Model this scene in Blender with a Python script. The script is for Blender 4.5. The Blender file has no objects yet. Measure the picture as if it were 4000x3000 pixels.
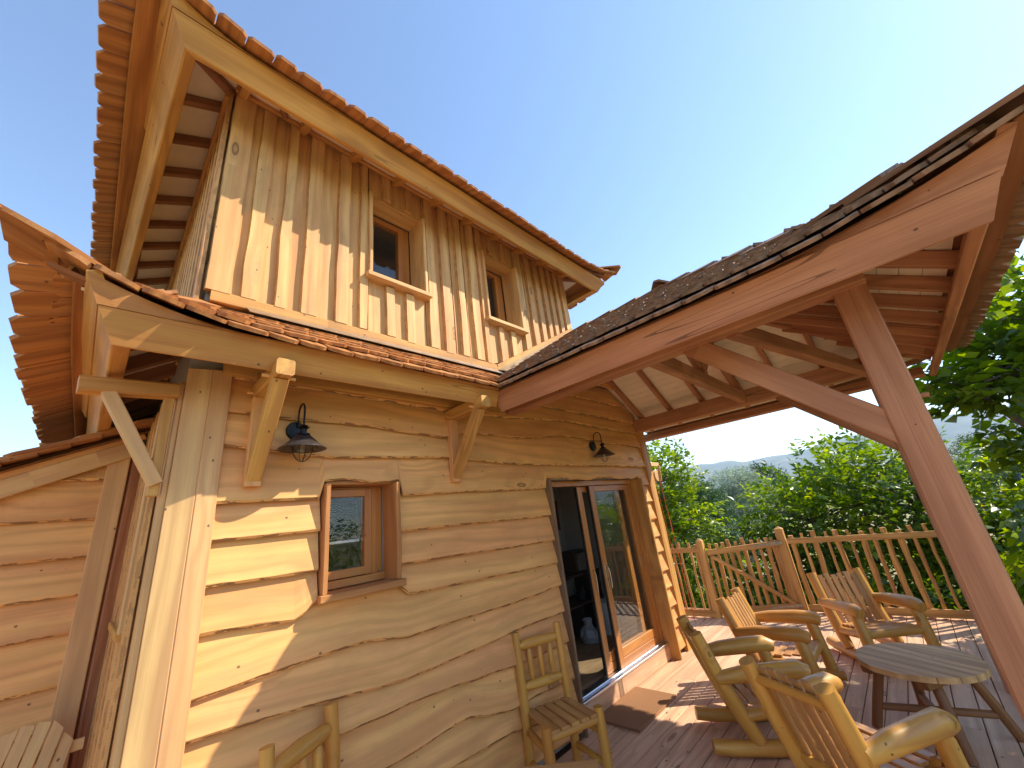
import bpy, math, random
import numpy as np
from mathutils import Vector, Matrix, noise

random.seed(7)
RNG = np.random.default_rng(11)
S = bpy.context.scene
COL = S.collection
V3 = Vector

# ------------------------------------------------------------------ camera
cam_d = bpy.data.cameras.new('camera')
cam_d.sensor_width = 36.0
cam_d.lens = 13.674
cam_d.clip_start = 0.05
cam_d.clip_end = 40000
cam = bpy.data.objects.new('camera', cam_d)
COL.objects.link(cam)
RX = V3((0.70012046, -0.70447525, -0.11638711))
RY = -V3((0.15808632, 0.31189103, -0.9368739))
RZ = -V3((0.69630457, 0.63752538, 0.32972919))
m = Matrix.Identity(4)
for i in range(3):
    m[i][0], m[i][1], m[i][2] = RX[i], RY[i], RZ[i]
m.translation = V3((0, -2.9, 1.95))
cam.matrix_world = m
S.camera = cam

# ------------------------------------------------------------------ light
SUN_TO = V3((1.17, -1.0, 1.42)).normalized()
sun_el = math.asin(SUN_TO.z)
sun_rot = math.atan2(SUN_TO.x, SUN_TO.y)
W = bpy.data.worlds.new("World")
S.world = W
W.use_nodes = True
wn = W.node_tree
sky = wn.nodes.new('ShaderNodeTexSky')
sky.sky_type = 'NISHITA'
sky.sun_disc = False
sky.sun_elevation = sun_el
sky.sun_rotation = sun_rot
sky.altitude = 300
sky.air_density = 1.15
sky.dust_density = 0.15
sky.ozone_density = 2.5
bg = wn.nodes['Background']
bg.inputs[1].default_value = 0.14
wn.links.new(sky.outputs[0], bg.inputs[0])
sd = bpy.data.lights.new('sun', 'SUN')
sd.energy = 3.5
sd.angle = math.radians(0.55)
sd.color = (1.0, 0.91, 0.75)
so = bpy.data.objects.new('sun', sd)
COL.objects.link(so)
so.rotation_euler = SUN_TO.to_track_quat('Z', 'Y').to_euler()
so.location = (0, 0, 30)
S.view_settings.view_transform = 'Standard'
S.view_settings.look = 'None'
S.view_settings.gamma = 1
S.view_settings.exposure = 1.18
S.view_settings.use_curve_mapping = False
try:
    S.cycles.max_bounces = 10
    S.cycles.diffuse_bounces = 8
    S.cycles.transparent_max_bounces = 24
    S.cycles.volume_bounces = 1
except Exception:
    pass

# ------------------------------------------------------------------ materials
class NT:
    def __init__(s, name):
        s.m = bpy.data.materials.new(name)
        s.m.use_nodes = True
        s.t = s.m.node_tree
        s.b = s.t.nodes['Principled BSDF']
        s.out = s.t.nodes['Material Output']
    def n(s, typ, **k):
        x = s.t.nodes.new(typ)
        for a, b in k.items():
            setattr(x, a, b)
        return x
    def l(s, a, b):
        s.t.links.new(a, b)
    def math(s, op, a, b=None, c=None, clamp=False):
        x = s.n('ShaderNodeMath', operation=op)
        x.use_clamp = clamp
        for i, v in enumerate((a, b, c)):
            if v is None:
                continue
            if isinstance(v, (int, float)):
                x.inputs[i].default_value = v
            else:
                s.l(v, x.inputs[i])
        return x.outputs[0]
    def vmul(s, a, v):
        x = s.n('ShaderNodeVectorMath', operation='MULTIPLY')
        s.l(a, x.inputs[0])
        x.inputs[1].default_value = v
        return x.outputs[0]
    def noise(s, vec, scale=1.0, detail=4, rough=0.55, dist=0.0):
        x = s.n('ShaderNodeTexNoise')
        s.l(vec, x.inputs['Vector'])
        x.inputs['Scale'].default_value = scale
        x.inputs['Detail'].default_value = detail
        x.inputs['Roughness'].default_value = rough
        x.inputs['Distortion'].default_value = dist
        return x.outputs[0]
    def ramp(s, fac, stops, interp='LINEAR'):
        x = s.n('ShaderNodeValToRGB')
        x.color_ramp.interpolation = interp
        e = x.color_ramp.elements
        while len(e) < len(stops):
            e.new(0.5)
        for i, (p, c) in enumerate(stops):
            e[i].position = p
            e[i].color = (*c, 1) if not isinstance(c, (int, float)) else (c, c, c, 1)
        s.l(fac, x.inputs[0])
        return x.outputs[0]
    def mix(s, fac, a, b, typ='MIX'):
        x = s.n('ShaderNodeMix', data_type='RGBA', blend_type=typ)
        if isinstance(fac, (int, float)):
            x.inputs[0].default_value = fac
        else:
            s.l(fac, x.inputs[0])
        for v, sock in ((a, x.inputs[6]), (b, x.inputs[7])):
            if isinstance(v, tuple):
                sock.default_value = (*v, 1)
            else:
                s.l(v, sock)
        return x.outputs[2]
    def bump(s, h, strength=0.3, dist=0.002):
        x = s.n('ShaderNodeBump')
        x.inputs['Strength'].default_value = strength
        x.inputs['Distance'].default_value = dist
        s.l(h, x.inputs['Height'])
        s.l(x.outputs[0], s.b.inputs['Normal'])


def wood(name, tones, dark, rough=0.62, coat=0.0, grain=0.5, knots=0.5, weather=0.0, edge=0.0, saw=0.0,
         knotscale=(1.5, 4.5), spec=0.35, crack=0.0):
    """tones: three sRGB-free linear colours between which the pieces vary"""
    N = NT(name)
    at = N.n('ShaderNodeAttribute', attribute_name='gc')
    tn = N.n('ShaderNodeAttribute', attribute_name='tone')
    oi = N.n('ShaderNodeObjectInfo')
    r = N.math('FRACT', N.math('ADD', oi.outputs['Random'], tn.outputs['Fac']))
    off = N.n('ShaderNodeCombineXYZ')
    N.l(N.math('MULTIPLY', r, 41.3), off.inputs[0])
    N.l(N.math('MULTIPLY', r, 17.7), off.inputs[1])
    N.l(N.math('MULTIPLY', r, 29.1), off.inputs[2])
    add = N.n('ShaderNodeVectorMath', operation='ADD')
    N.l(at.outputs['Vector'], add.inputs[0])
    N.l(off.outputs[0], add.inputs[1])
    v = add.outputs[0]
    sep = N.n('ShaderNodeSeparateXYZ')
    N.l(v, sep.inputs[0])
    # knots: sparse cells
    kv = N.n('ShaderNodeTexVoronoi', feature='F1')
    kv.inputs['Scale'].default_value = 1.0
    N.l(N.vmul(v, (knotscale[0], knotscale[1], 0.0)), kv.inputs['Vector'])
    kd = kv.outputs['Distance']
    kn = N.math('SUBTRACT', 1.0, N.math('MULTIPLY', kd, 6.0), clamp=True)
    kc = N.n('ShaderNodeSeparateColor')
    N.l(kv.outputs['Color'], kc.inputs[0])
    keep = N.math('GREATER_THAN', kc.outputs[0], 1.0 - knots)
    kfield = N.math('MULTIPLY', N.math('SUBTRACT', 1.0, N.math('MULTIPLY', kd, 2.2), clamp=True), keep)
    # cathedral grain
    low = N.noise(N.vmul(v, (0.55, 4.5, 4.5)), 1.0, 2, 0.5, 0.15)
    ph = N.math('ADD', N.math('MULTIPLY', sep.outputs[1], 55.0), N.math('MULTIPLY', low, 20.0))
    ph = N.math('ADD', ph, N.math('MULTIPLY', kfield, 9.0))
    rings = N.math('MULTIPLY_ADD', N.math('SINE', ph), 0.5, 0.5)
    rings = N.math('POWER', rings, 1.7)
    fibre = N.noise(N.vmul(v, (3.0, 170.0, 170.0)), 1.0, 3, 0.6)
    fib2 = N.noise(N.vmul(v, (1.2, 40.0, 40.0)), 1.0, 3, 0.6)
    blotch = N.noise(N.vmul(v, (1.3, 3.2, 3.2)), 1.0, 4, 0.6)
    base = N.ramp(r, [(0.0, tones[0]), (0.5, tones[1]), (1.0, tones[2])])
    band = N.noise(N.vmul(v, (0.3, 6.5, 6.5)), 1.0, 3, 0.55, 0.12)
    sapt = N.ramp(band, [(0.40, tones[2]), (0.56, tones[0])])
    base = N.mix(0.62, base, sapt)
    hv_ = N.ramp(blotch, [(0.3, (0.80, 0.78, 0.76)), (0.68, (1.10, 1.10, 1.08))])
    base = N.mix(1.0, base, hv_, 'MULTIPLY')
    streak = N.noise(N.vmul(v, (0.9, 26.0, 26.0)), 1.0, 4, 0.65)
    stf = N.math('MULTIPLY', N.math('SUBTRACT', streak, 0.52, clamp=True), 3.6 * grain, clamp=True)
    base = N.mix(stf, base, tuple(x * 1.25 for x in dark))
    g = N.math('MULTIPLY', rings, grain * 0.95)
    g = N.math('MULTIPLY', g, N.math('MULTIPLY_ADD', blotch, 1.2, 0.2))
    c = N.mix(g, base, dark)
    c = N.mix(N.math('MULTIPLY', N.math('SUBTRACT', fibre, 0.42, clamp=True), grain * 1.5), c, dark)
    c = N.mix(N.math('MULTIPLY', N.math('SUBTRACT', fib2, 0.5, clamp=True), grain * 1.6), c, dark)
    # knot colour: dark ring, reddish heart
    kring = N.ramp(kn, [(0.0, 0.0), (0.18, 0.0), (0.34, 0.9), (0.55, 0.35), (1.0, 0.85)])
    c = N.mix(N.math('MULTIPLY', kring, keep), c, tuple(x * 0.42 for x in dark))
    if crack > 0:
        ck = N.noise(N.vmul(v, (0.13, 8.0, 8.0)), 1.0, 1, 0.5, 0.05)
        cf = N.math('LESS_THAN', N.math('ABSOLUTE', N.math('SUBTRACT', ck, 0.5)), 0.0030)
        c = N.mix(N.math('MULTIPLY', cf, 0.6 * crack), c, tuple(x * 0.25 for x in dark))
    # fine specks (nail holes, worm holes)
    sp = N.n('ShaderNodeTexVoronoi', feature='F1')
    sp.inputs['Scale'].default_value = 1.0
    N.l(N.vmul(v, (7.0, 9.0, 9.0)), sp.inputs['Vector'])
    spf = N.math('LESS_THAN', sp.outputs['Distance'], 0.062)
    c = N.mix(N.math('MULTIPLY', spf, 0.75), c, (0.06, 0.035, 0.02))
    # dirt smears
    if weather > 0:
        ws = N.noise(N.vmul(v, (2.2, 6.0, 6.0)), 1.0, 6, 0.7, 0.4)
        wf = N.math('MULTIPLY', N.math('SUBTRACT', ws, 0.52, clamp=True), 6.0 * weather, clamp=True)
        c = N.mix(N.math('MULTIPLY', wf, 0.75, clamp=True), c, (0.17, 0.13, 0.10))
    if saw > 0:
        sw = N.math('MULTIPLY_ADD', N.math('SINE', N.math('MULTIPLY', sep.outputs[0], 420.0)), 0.5, 0.5)
        c = N.mix(N.math('MULTIPLY', sw, N.math('MULTIPLY', blotch, saw)), c, dark)
    if edge > 0:
        e = N.n('ShaderNodeSeparateXYZ')
        N.l(at.outputs['Vector'], e.inputs[0])
        en = N.noise(N.vmul(v, (9.0, 40.0, 40.0)), 1.0, 4, 0.65)
        ef = N.math('MULTIPLY', N.math('LESS_THAN', e.outputs[1], N.math('MULTIPLY_ADD', en, 0.03, -0.004)),
                    N.math('GREATER_THAN', en, 0.5))
        c = N.mix(N.math('MULTIPLY', ef, edge), c, (0.16, 0.075, 0.03))
    N.l(c, N.b.inputs['Base Color'])
    rr = N.math('MULTIPLY_ADD', fib2, 0.25, rough - 0.1)
    N.l(rr, N.b.inputs['Roughness'])
    N.b.inputs['Specular IOR Level'].default_value = spec
    N.b.inputs['Coat Weight'].default_value = coat
    N.b.inputs['Coat Roughness'].default_value = 0.25
    hh = N.math('ADD', N.math('MULTIPLY', fibre, 0.5), N.math('MULTIPLY', rings, 0.3))
    hh = N.math('ADD', hh, N.math('MULTIPLY', kring, -0.5))
    N.bump(hh, 0.45, 0.0015)
    return N.m


def plain(name, col, rough=0.5, metal=0.0, spec=0.5, nscale=0, namp=0.3, coat=0.0):
    N = NT(name)
    N.b.inputs['Roughness'].default_value = rough
    N.b.inputs['Metallic'].default_value = metal
    N.b.inputs['Specular IOR Level'].default_value = spec
    N.b.inputs['Coat Weight'].default_value = coat
    if nscale:
        tc = N.n('ShaderNodeTexCoord')
        f = N.noise(tc.outputs['Object'], nscale, 5, 0.6)
        c = N.ramp(f, [(0.3, tuple(x * (1 - namp) for x in col)), (0.7, tuple(min(1, x * (1 + namp)) for x in col))])
        N.l(c, N.b.inputs['Base Color'])
        N.bump(f, 0.15, 0.003)
    else:
        N.b.inputs['Base Color'].default_value = (*col, 1)
    return N.m


M = {}
M['siding'] = wood('siding_larch', [(0.87, 0.475, 0.160), (0.83, 0.42, 0.145), (0.80, 0.365, 0.14)], (0.44, 0.20, 0.055),
                   knots=0.26, edge=0.8, weather=0.13, grain=0.40, rough=0.6)
M['cladding'] = wood('cladding_larch', [(0.80, 0.495, 0.19), (0.74, 0.41, 0.15), (0.66, 0.32, 0.12)], (0.38, 0.17, 0.055),
                     knots=0.18, weather=0.25, grain=0.4, saw=0.2, edge=0.35)
M['post'] = wood('corner_post_larch', [(0.78, 0.52, 0.21), (0.72, 0.44, 0.19), (0.68, 0.37, 0.17)], (0.42, 0.21, 0.085), knots=0.05, grain=0.45)
M['beam'] = wood('beam_douglas', [(0.68, 0.38, 0.10), (0.62, 0.31, 0.08), (0.56, 0.25, 0.07)], (0.30, 0.11, 0.028), knots=0.35, grain=0.55, knotscale=(1.3, 3.6), crack=0.7)
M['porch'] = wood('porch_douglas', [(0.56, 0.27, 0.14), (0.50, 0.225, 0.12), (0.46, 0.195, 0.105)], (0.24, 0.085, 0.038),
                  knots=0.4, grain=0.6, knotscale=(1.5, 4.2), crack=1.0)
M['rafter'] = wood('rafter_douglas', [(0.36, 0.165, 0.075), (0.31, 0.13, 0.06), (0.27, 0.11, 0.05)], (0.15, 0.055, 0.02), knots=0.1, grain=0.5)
M['shingle'] = wood('shingle_cedar', [(0.58, 0.25, 0.07), (0.50, 0.18, 0.05), (0.50, 0.24, 0.09)], (0.20, 0.06, 0.018), knots=0.04, grain=0.7, rough=0.6)
M['deck'] = wood('deck_larch', [(0.80, 0.53, 0.34), (0.75, 0.47, 0.29), (0.69, 0.41, 0.25)], (0.40, 0.20, 0.11), knots=0.22,
                 grain=0.5, weather=0.22, knotscale=(1.6, 6))
M['fence'] = wood('fence_larch', [(0.74, 0.43, 0.14), (0.68, 0.36, 0.12), (0.60, 0.29, 0.10)], (0.22, 0.09, 0.03), knots=0.3, grain=0.5)
M['log'] = wood('varnished_log', [(0.70, 0.37, 0.07), (0.64, 0.305, 0.055), (0.58, 0.25, 0.045)], (0.27, 0.10, 0.02), knots=0.22,
                grain=0.35, rough=0.42, coat=0.25, knotscale=(5, 9))
M['slat'] = wood('varnished_slat', [(0.60, 0.32, 0.095), (0.52, 0.26, 0.08), (0.50, 0.24, 0.09)], (0.27, 0.11, 0.03), knots=0.12,
                 grain=0.5, rough=0.45, coat=0.2, knotscale=(3, 7))
M['tabletop'] = wood('table_slat_worn', [(0.72, 0.44, 0.20), (0.66, 0.38, 0.17), (0.58, 0.32, 0.13)], (0.26, 0.13, 0.055), knots=0.1, grain=0.6)
M['darklog'] = wood('dark_log', [(0.34, 0.15, 0.055), (0.28, 0.115, 0.04), (0.24, 0.095, 0.035)], (0.12, 0.04, 0.015), knots=0.25, grain=0.5, rough=0.45, knotscale=(5, 9))
M['joinery'] = wood('lacquered_joinery', [(0.56, 0.235, 0.055), (0.52, 0.21, 0.05), (0.50, 0.19, 0.05)], (0.30, 0.09, 0.02), knots=0.0,
                    grain=0.35, rough=0.35, coat=0.35)
M['reveal'] = wood('reveal_board', [(0.58, 0.27, 0.085), (0.50, 0.21, 0.065), (0.46, 0.18, 0.06)], (0.24, 0.08, 0.025), knots=0.25, grain=0.45)
M['jamb'] = wood('weathered_jamb', [(0.30, 0.185, 0.11), (0.26, 0.155, 0.09), (0.24, 0.14, 0.08)], (0.12, 0.07, 0.04), knots=0.15, grain=0.6)
M['soffit'] = plain('white_soffit', (0.82, 0.70, 0.55), 0.55, nscale=6, namp=0.05)
M['zinc'] = plain('zinc', (0.55, 0.60, 0.66), 0.28, metal=1.0, nscale=14, namp=0.15)
M['alu'] = plain('aluminium', (0.72, 0.74, 0.78), 0.3, metal=1.0)
M['black'] = plain('black_metal', (0.012, 0.012, 0.014), 0.38, metal=0.6)
M['shade'] = plain('lamp_shade', (0.10, 0.085, 0.08), 0.42, metal=0.7, nscale=45, namp=0.5)
M['steel'] = plain('steel', (0.6, 0.6, 0.6), 0.25, metal=1.0)
M['rubber'] = plain('rubber', (0.015, 0.015, 0.015), 0.7)
M['white'] = plain('white_paint', (0.75, 0.75, 0.73), 0.5)
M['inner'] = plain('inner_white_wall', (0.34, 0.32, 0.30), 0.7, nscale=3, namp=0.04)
M['innerfloor'] = wood('inner_floor', [(0.45, 0.30, 0.17), (0.42, 0.27, 0.15), (0.40, 0.25, 0.14)], (0.2, 0.11, 0.05), knots=0.05)
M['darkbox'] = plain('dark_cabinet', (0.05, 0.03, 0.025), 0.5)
M['redframe'] = plain('red_frame', (0.22, 0.03, 0.015), 0.4)
M['blind'] = plain('blind_slat', (0.02, 0.035, 0.042), 0.5)
M['rope'] = plain('red_rope', (0.62, 0.09, 0.03), 0.75, nscale=60, namp=0.4)
M['bag'] = plain('plastic_bag', (0.30, 0.30, 0.31), 0.35)
M['hinge'] = plain('hinge_steel', (0.42, 0.34, 0.24), 0.5, metal=0.4, nscale=20, namp=0.3)


def glass_mat(name='window_glass', tint=(0.95, 0.97, 0.97)):
    N = NT(name)
    tr = N.n('ShaderNodeBsdfTransparent')
    tr.inputs[0].default_value = (*tint, 1)
    gl = N.n('ShaderNodeBsdfGlossy')
    gl.inputs['Roughness'].default_value = 0.01
    lw = N.n('ShaderNodeLayerWeight')
    mx = N.n('ShaderNodeMixShader')
    N.l(N.math('MULTIPLY_ADD', N.math('POWER', lw.outputs['Facing'], 4.0), 0.75, 0.035, clamp=True), mx.inputs[0])
    N.l(tr.outputs[0], mx.inputs[1])
    N.l(gl.outputs[0], mx.inputs[2])
    N.l(mx.outputs[0], N.out.inputs['Surface'])
    return N.m
M['glass'] = glass_mat()


def mat_doormat():
    N = NT('coir_mat')
    at = N.n('ShaderNodeTexCoord')
    w1 = N.n('ShaderNodeTexWave', wave_type='BANDS', bands_direction='X')
    w1.inputs['Scale'].default_value = 16
    w1.inputs['Distortion'].default_value = 1.5
    w1.inputs['Detail'].default_value = 2
    w2 = N.n('ShaderNodeTexWave', wave_type='BANDS', bands_direction='Y')
    w2.inputs['Scale'].default_value = 22
    w2.inputs['Distortion'].default_value = 1.5
    N.l(at.outputs['Object'], w1.inputs[0])
    N.l(at.outputs['Object'], w2.inputs[0])
    f = N.math('MULTIPLY', w1.outputs['Fac'], w2.outputs['Fac'])
    nz = N.noise(at.outputs['Object'], 160, 3, 0.7)
    f = N.math('ADD', N.math('MULTIPLY', f, 0.7), N.math('MULTIPLY', nz, 0.4))
    c = N.ramp(f, [(0.1, (0.15, 0.065, 0.025)), (0.5, (0.40, 0.19, 0.08)), (0.9, (0.56, 0.30, 0.15))])
    N.l(c, N.b.inputs['Base Color'])
    N.b.inputs['Roughness'].default_value = 0.95
    N.bump(f, 0.9, 0.006)
    return N.m
M['mat'] = mat_doormat()


def leaf_mat(name, a, b, c3, rough=0.33, trans=0.35, spec=0.5):
    N = NT(name)
    tn = N.n('ShaderNodeAttribute', attribute_name='tone')
    oi = N.n('ShaderNodeObjectInfo')
    r = N.math('FRACT', N.math('ADD', tn.outputs['Fac'], oi.outputs['Random']))
    tc = N.n('ShaderNodeTexCoord')
    big = N.noise(tc.outputs['Object'], 0.9, 2, 0.5)
    f = N.math('ADD', N.math('MULTIPLY', r, 0.75), N.math('MULTIPLY', N.math('SUBTRACT', big, 0.5), 0.9), clamp=True)
    col = N.ramp(f, [(0.0, a), (0.55, b), (1.0, c3)])
    N.l(col, N.b.inputs['Base Color'])
    N.b.inputs['Roughness'].default_value = rough
    N.b.inputs['Specular IOR Level'].default_value = spec
    tb = N.n('ShaderNodeBsdfTranslucent')
    hs = N.n('ShaderNodeHueSaturation')
    hs.inputs['Hue'].default_value = 0.475
    hs.inputs['Saturation'].default_value = 1.15
    hs.inputs['Value'].default_value = 2.6
    N.l(col, hs.inputs['Color'])
    N.l(hs.outputs[0], tb.inputs[0])
    mx = N.n('ShaderNodeMixShader')
    mx.inputs[0].default_value = trans
    N.l(N.b.outputs[0], mx.inputs[1])
    N.l(tb.outputs[0], mx.inputs[2])
    N.l(mx.outputs[0], N.out.inputs['Surface'])
    return N.m
M['leaf'] = leaf_mat('walnut_leaf', (0.04, 0.09, 0.010), (0.13, 0.215, 0.014), (0.32, 0.37, 0.022), rough=0.36, trans=0.42)
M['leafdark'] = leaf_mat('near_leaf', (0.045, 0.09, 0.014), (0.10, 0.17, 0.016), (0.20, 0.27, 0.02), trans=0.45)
M['conifer'] = leaf_mat('conifer_leaf', (0.025, 0.065, 0.022), (0.04, 0.10, 0.03), (0.06, 0.14, 0.04), trans=0.2, rough=0.55)
M['silver'] = leaf_mat('silver_leaf', (0.15, 0.21, 0.15), (0.24, 0.30, 0.22), (0.36, 0.42, 0.33), trans=0.25, rough=0.5)
M['far'] = leaf_mat('far_leaf', (0.03, 0.06, 0.02), (0.045, 0.085, 0.025), (0.07, 0.11, 0.03), trans=0.15, rough=0.6)
M['bark'] = plain('bark', (0.13, 0.105, 0.08), 0.85, nscale=18, namp=0.5)
M['brush'] = plain('painted_plank', (0.5, 0.45, 0.4), 0.6)


def mat_ground():
    N = NT('meadow')
    tc = N.n('ShaderNodeTexCoord')
    a = N.noise(tc.outputs['Object'], 0.02, 5, 0.6)
    b = N.noise(tc.outputs['Object'], 1.5, 5, 0.7)
    f = N.math('ADD', N.math('MULTIPLY', a, 0.7), N.math('MULTIPLY', b, 0.3))
    c = N.ramp(f, [(0.32, (0.10, 0.12, 0.035)), (0.48, (0.26, 0.22, 0.09)), (0.62, (0.42, 0.34, 0.17))])
    N.l(c, N.b.inputs['Base Color'])
    N.b.inputs['Roughness'].default_value = 0.95
    N.bump(b, 0.5, 0.05)
    return N.m
M['ground'] = mat_ground()


def mat_mountain():
    N = NT('mountain_slope')
    tc = N.n('ShaderNodeTexCoord')
    a = N.noise(tc.outputs['Object'], 0.004, 8, 0.65)
    c = N.ramp(a, [(0.35, (0.035, 0.06, 0.025)), (0.55, (0.08, 0.10, 0.05)), (0.7, (0.22, 0.21, 0.18))])
    N.l(c, N.b.inputs['Base Color'])
    N.b.inputs['Roughness'].default_value = 0.95
    return N.m
M['mountain'] = mat_mountain()

# ------------------------------------------------------------------ mesh helpers
def put(name, me, mat, parent=None, matrix=None):
    o = bpy.data.objects.new(name, me)
    COL.objects.link(o)
    if mat is not None and not me.materials:
        me.materials.append(mat)
    if parent is not None:
        o.parent = parent
        if parent.type == 'EMPTY' and parent.get('fix'):
            o.matrix_parent_inverse = Matrix.Translation(-parent.location)
    if matrix is not None:
        o.matrix_basis = matrix
    return o


class MB:
    def __init__(s):
        s.v, s.f, s.g, s.t = [], [], [], []
        s.tone = 0.0
    def add(s, vs, fs, gs):
        b = len(s.v)
        s.v += [tuple(x) for x in vs]
        s.f += [tuple(i + b for i in f) for f in fs]
        s.g += [tuple(x) for x in gs]
        s.t += [s.tone] * len(vs)
        return s
    def mesh(s, name, smooth=False):
        me = bpy.data.meshes.new(name)
        me.from_pydata(s.v, [], s.f)
        a = me.attributes.new('gc', 'FLOAT_VECTOR', 'POINT')
        a.data.foreach_set('vector', np.array(s.g, dtype=np.float32).ravel())
        a = me.attributes.new('tone', 'FLOAT', 'POINT')
        a.data.foreach_set('value', np.array(s.t, dtype=np.float32))
        if smooth:
            me.polygons.foreach_set('use_smooth', [True] * len(me.polygons))
            try:
                me.set_sharp_from_angle(angle=math.radians(50))
            except Exception:
                pass
        return me
    def build(s, name, mat, parent=None, smooth=False):
        return put(name, s.mesh(name, smooth), mat, parent)
    # box between p0 and p1, w across (side), h along up; chamfered
    def beam(s, p0, p1, w, h, up=(0, 0, 1), ch=0.005, seg=1, wob=0.0, h1=None, off=0.0, mit0=None, mit1=None):
        p0, p1, up = V3(p0), V3(p1), V3(up)
        d = (p1 - p0)
        L = d.length
        d.normalize()
        sd_ = d.cross(up)
        if sd_.length < 1e-4:
            sd_ = d.cross(V3((0, 1, 0)))
        sd_.normalize()
        u = sd_.cross(d)
        h1 = h if h1 is None else h1
        vs, gs, fs = [], [], []
        n = seg + 1
        ch = min(ch, w * 0.3, h * 0.3)
        ph = random.random() * 50
        for i in range(n):
            t = i / seg
            hh = h + (h1 - h) * t
            a, b = w / 2, hh / 2
            sec = [(-a + ch, -b), (a - ch, -b), (a, -b + ch), (a, b - ch), (a - ch, b), (-a + ch, b), (-a, b - ch), (-a, -b + ch)]
            wx = (noise.noise(V3((ph, t * L * 2.2, 0))) * wob) if wob else 0
            wz = (noise.noise(V3((ph, t * L * 2.2, 9))) * wob) if wob else 0
            for x, z in sec:
                jx = (noise.noise(V3((ph + x * 20, t * L * 5, z * 20))) * wob * 0.35) if wob else 0
                q = p0 + d * (L * t) + sd_ * (x + wx + jx) + u * (z + wz)
                if i == 0 and mit0:
                    q = V3(mit0(q))
                if i == n - 1 and mit1:
                    q = V3(mit1(q))
                vs.append(q)
                gs.append((L * t + off, x + off * 0.31 + ph, z + x * 0.5))
        for i in range(seg):
            for k in range(8):
                a = i * 8 + k
                b = i * 8 + (k + 1) % 8
                fs.append((a, b, b + 8, a + 8))
        fs.append(tuple(range(7, -1, -1)))
        e = seg * 8
        fs.append(tuple(range(e, e + 8)))
        return s.add(vs, fs, gs)
    def box(s, lo, hi, ch=0.003):
        lo, hi = V3(lo), V3(hi)
        d = hi - lo
        if ch <= 0:
            vs = [V3((x, y, z)) for z in (lo.z, hi.z) for y in (lo.y, hi.y) for x in (lo.x, hi.x)]
            return s.add(vs, [(0, 2, 3, 1), (4, 5, 7, 6), (0, 1, 5, 4), (2, 6, 7, 3), (0, 4, 6, 2), (1, 3, 7, 5)],
                         [(v.x, v.z, v.y) for v in vs])
        ax = max(range(3), key=lambda i: d[i])
        c = (lo + hi) / 2
        if ax == 0:
            return s.beam((lo.x, c.y, c.z), (hi.x, c.y, c.z), d.y, d.z, ch=ch)
        if ax == 1:
            return s.beam((c.x, lo.y, c.z), (c.x, hi.y, c.z), d.x, d.z, ch=ch)
        return s.beam((c.x, c.y, lo.z), (c.x, c.y, hi.z), d.x, d.y, up=(0, 1, 0), ch=ch)
    # polygon outline (a,b) extruded by t along ez
    def plate(s, out, o, ex, ey, t, bev=0.0):
        o, ex, ey = V3(o), V3(ex).normalized(), V3(ey).normalized()
        ez = ex.cross(ey).normalized()
        n = len(out)
        vs = [o + ex * a + ey * b for a, b in out] + [o + ex * a + ey * b + ez * t for a, b in out]
        gs = [(a, b, 0) for a, b in out] + [(a, b, t) for a, b in out]
        fs = [tuple(range(n - 1, -1, -1)), tuple(range(n, 2 * n))]
        fs += [(i, (i + 1) % n, n + (i + 1) % n, n + i) for i in range(n)]
        return s.add(vs, fs, gs)
    # log through points with radii
    def log(s, pts, rad, sides=10, cap=True, lump=0.06, tip=0.0):
        pts = [V3(p) for p in pts]
        ph = random.random() * 60
        if tip > 0 and len(pts) >= 2:    # shaved pencil ends
            L0 = (pts[1] - pts[0])
            a = pts[0] + L0.normalized() * tip
            L1 = (pts[-2] - pts[-1])
            b = pts[-1] + L1.normalized() * tip
            pts = [pts[0], a] + pts[1:-1] + [b, pts[-1]]
            rad = [rad[0] * 0.6, rad[0]] + list(rad[1:-1]) + [rad[-1], rad[-1] * 0.6]
        vs, gs, fs = [], [], []
        n = len(pts)
        acc = 0
        ref = V3((0.31, 0.27, 0.91)).normalized()
        for i, p in enumerate(pts):
            d = (pts[min(i + 1, n - 1)] - pts[max(i - 1, 0)]).normalized()
            x = d.cross(ref)
            if x.length < 0.05:
                x = d.cross(V3((1, 0, 0)))
            x.normalize()
            y = d.cross(x)
            if i:
                acc += (p - pts[i - 1]).length
            for k in range(sides):
                a = 2 * math.pi * k / sides
                r = rad[i] * (1 + lump * noise.noise(V3((ph + math.cos(a), math.sin(a), acc * 5))) * 2)
                vs.append(p + x * (math.cos(a) * r) + y * (math.sin(a) * r))
                gs.append((acc, ph + abs(a - math.pi) * rad[i], math.cos(a) * rad[i]))
        for i in range(n - 1):
            for k in range(sides):
                a, b = i * sides + k, i * sides + (k + 1) % sides
                fs.append((a, b, b + sides, a + sides))
        if cap:
            fs.append(tuple(range(sides - 1, -1, -1)))
            e = (n - 1) * sides
            fs.append(tuple(range(e, e + sides)))
        return s.add(vs, fs, gs)
    def lathe(s, prof, c, axis=(0, 0, 1), sides=24):
        c = V3(c)
        ax = V3(axis).normalized()
        x = ax.orthogonal().normalized()
        y = ax.cross(x)
        vs, gs, fs = [], [], []
        for r, h in prof:
            for k in range(sides):
                a = 2 * math.pi * k / sides
                vs.append(c + ax * h + x * (math.cos(a) * r) + y * (math.sin(a) * r))
                gs.append((h, a * r, 0))
        for i in range(len(prof) - 1):
            for k in range(sides):
                a, b = i * sides + k, i * sides + (k + 1) % sides
                fs.append((a, b, b + sides, a + sides))
        return s.add(vs, fs, gs)


def part(name, mat, parent, fn, smooth=False):
    mb = MB()
    mb.tone = 0.0
    fn(mb)
    return mb.build(name, M[mat], parent, smooth)


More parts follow.
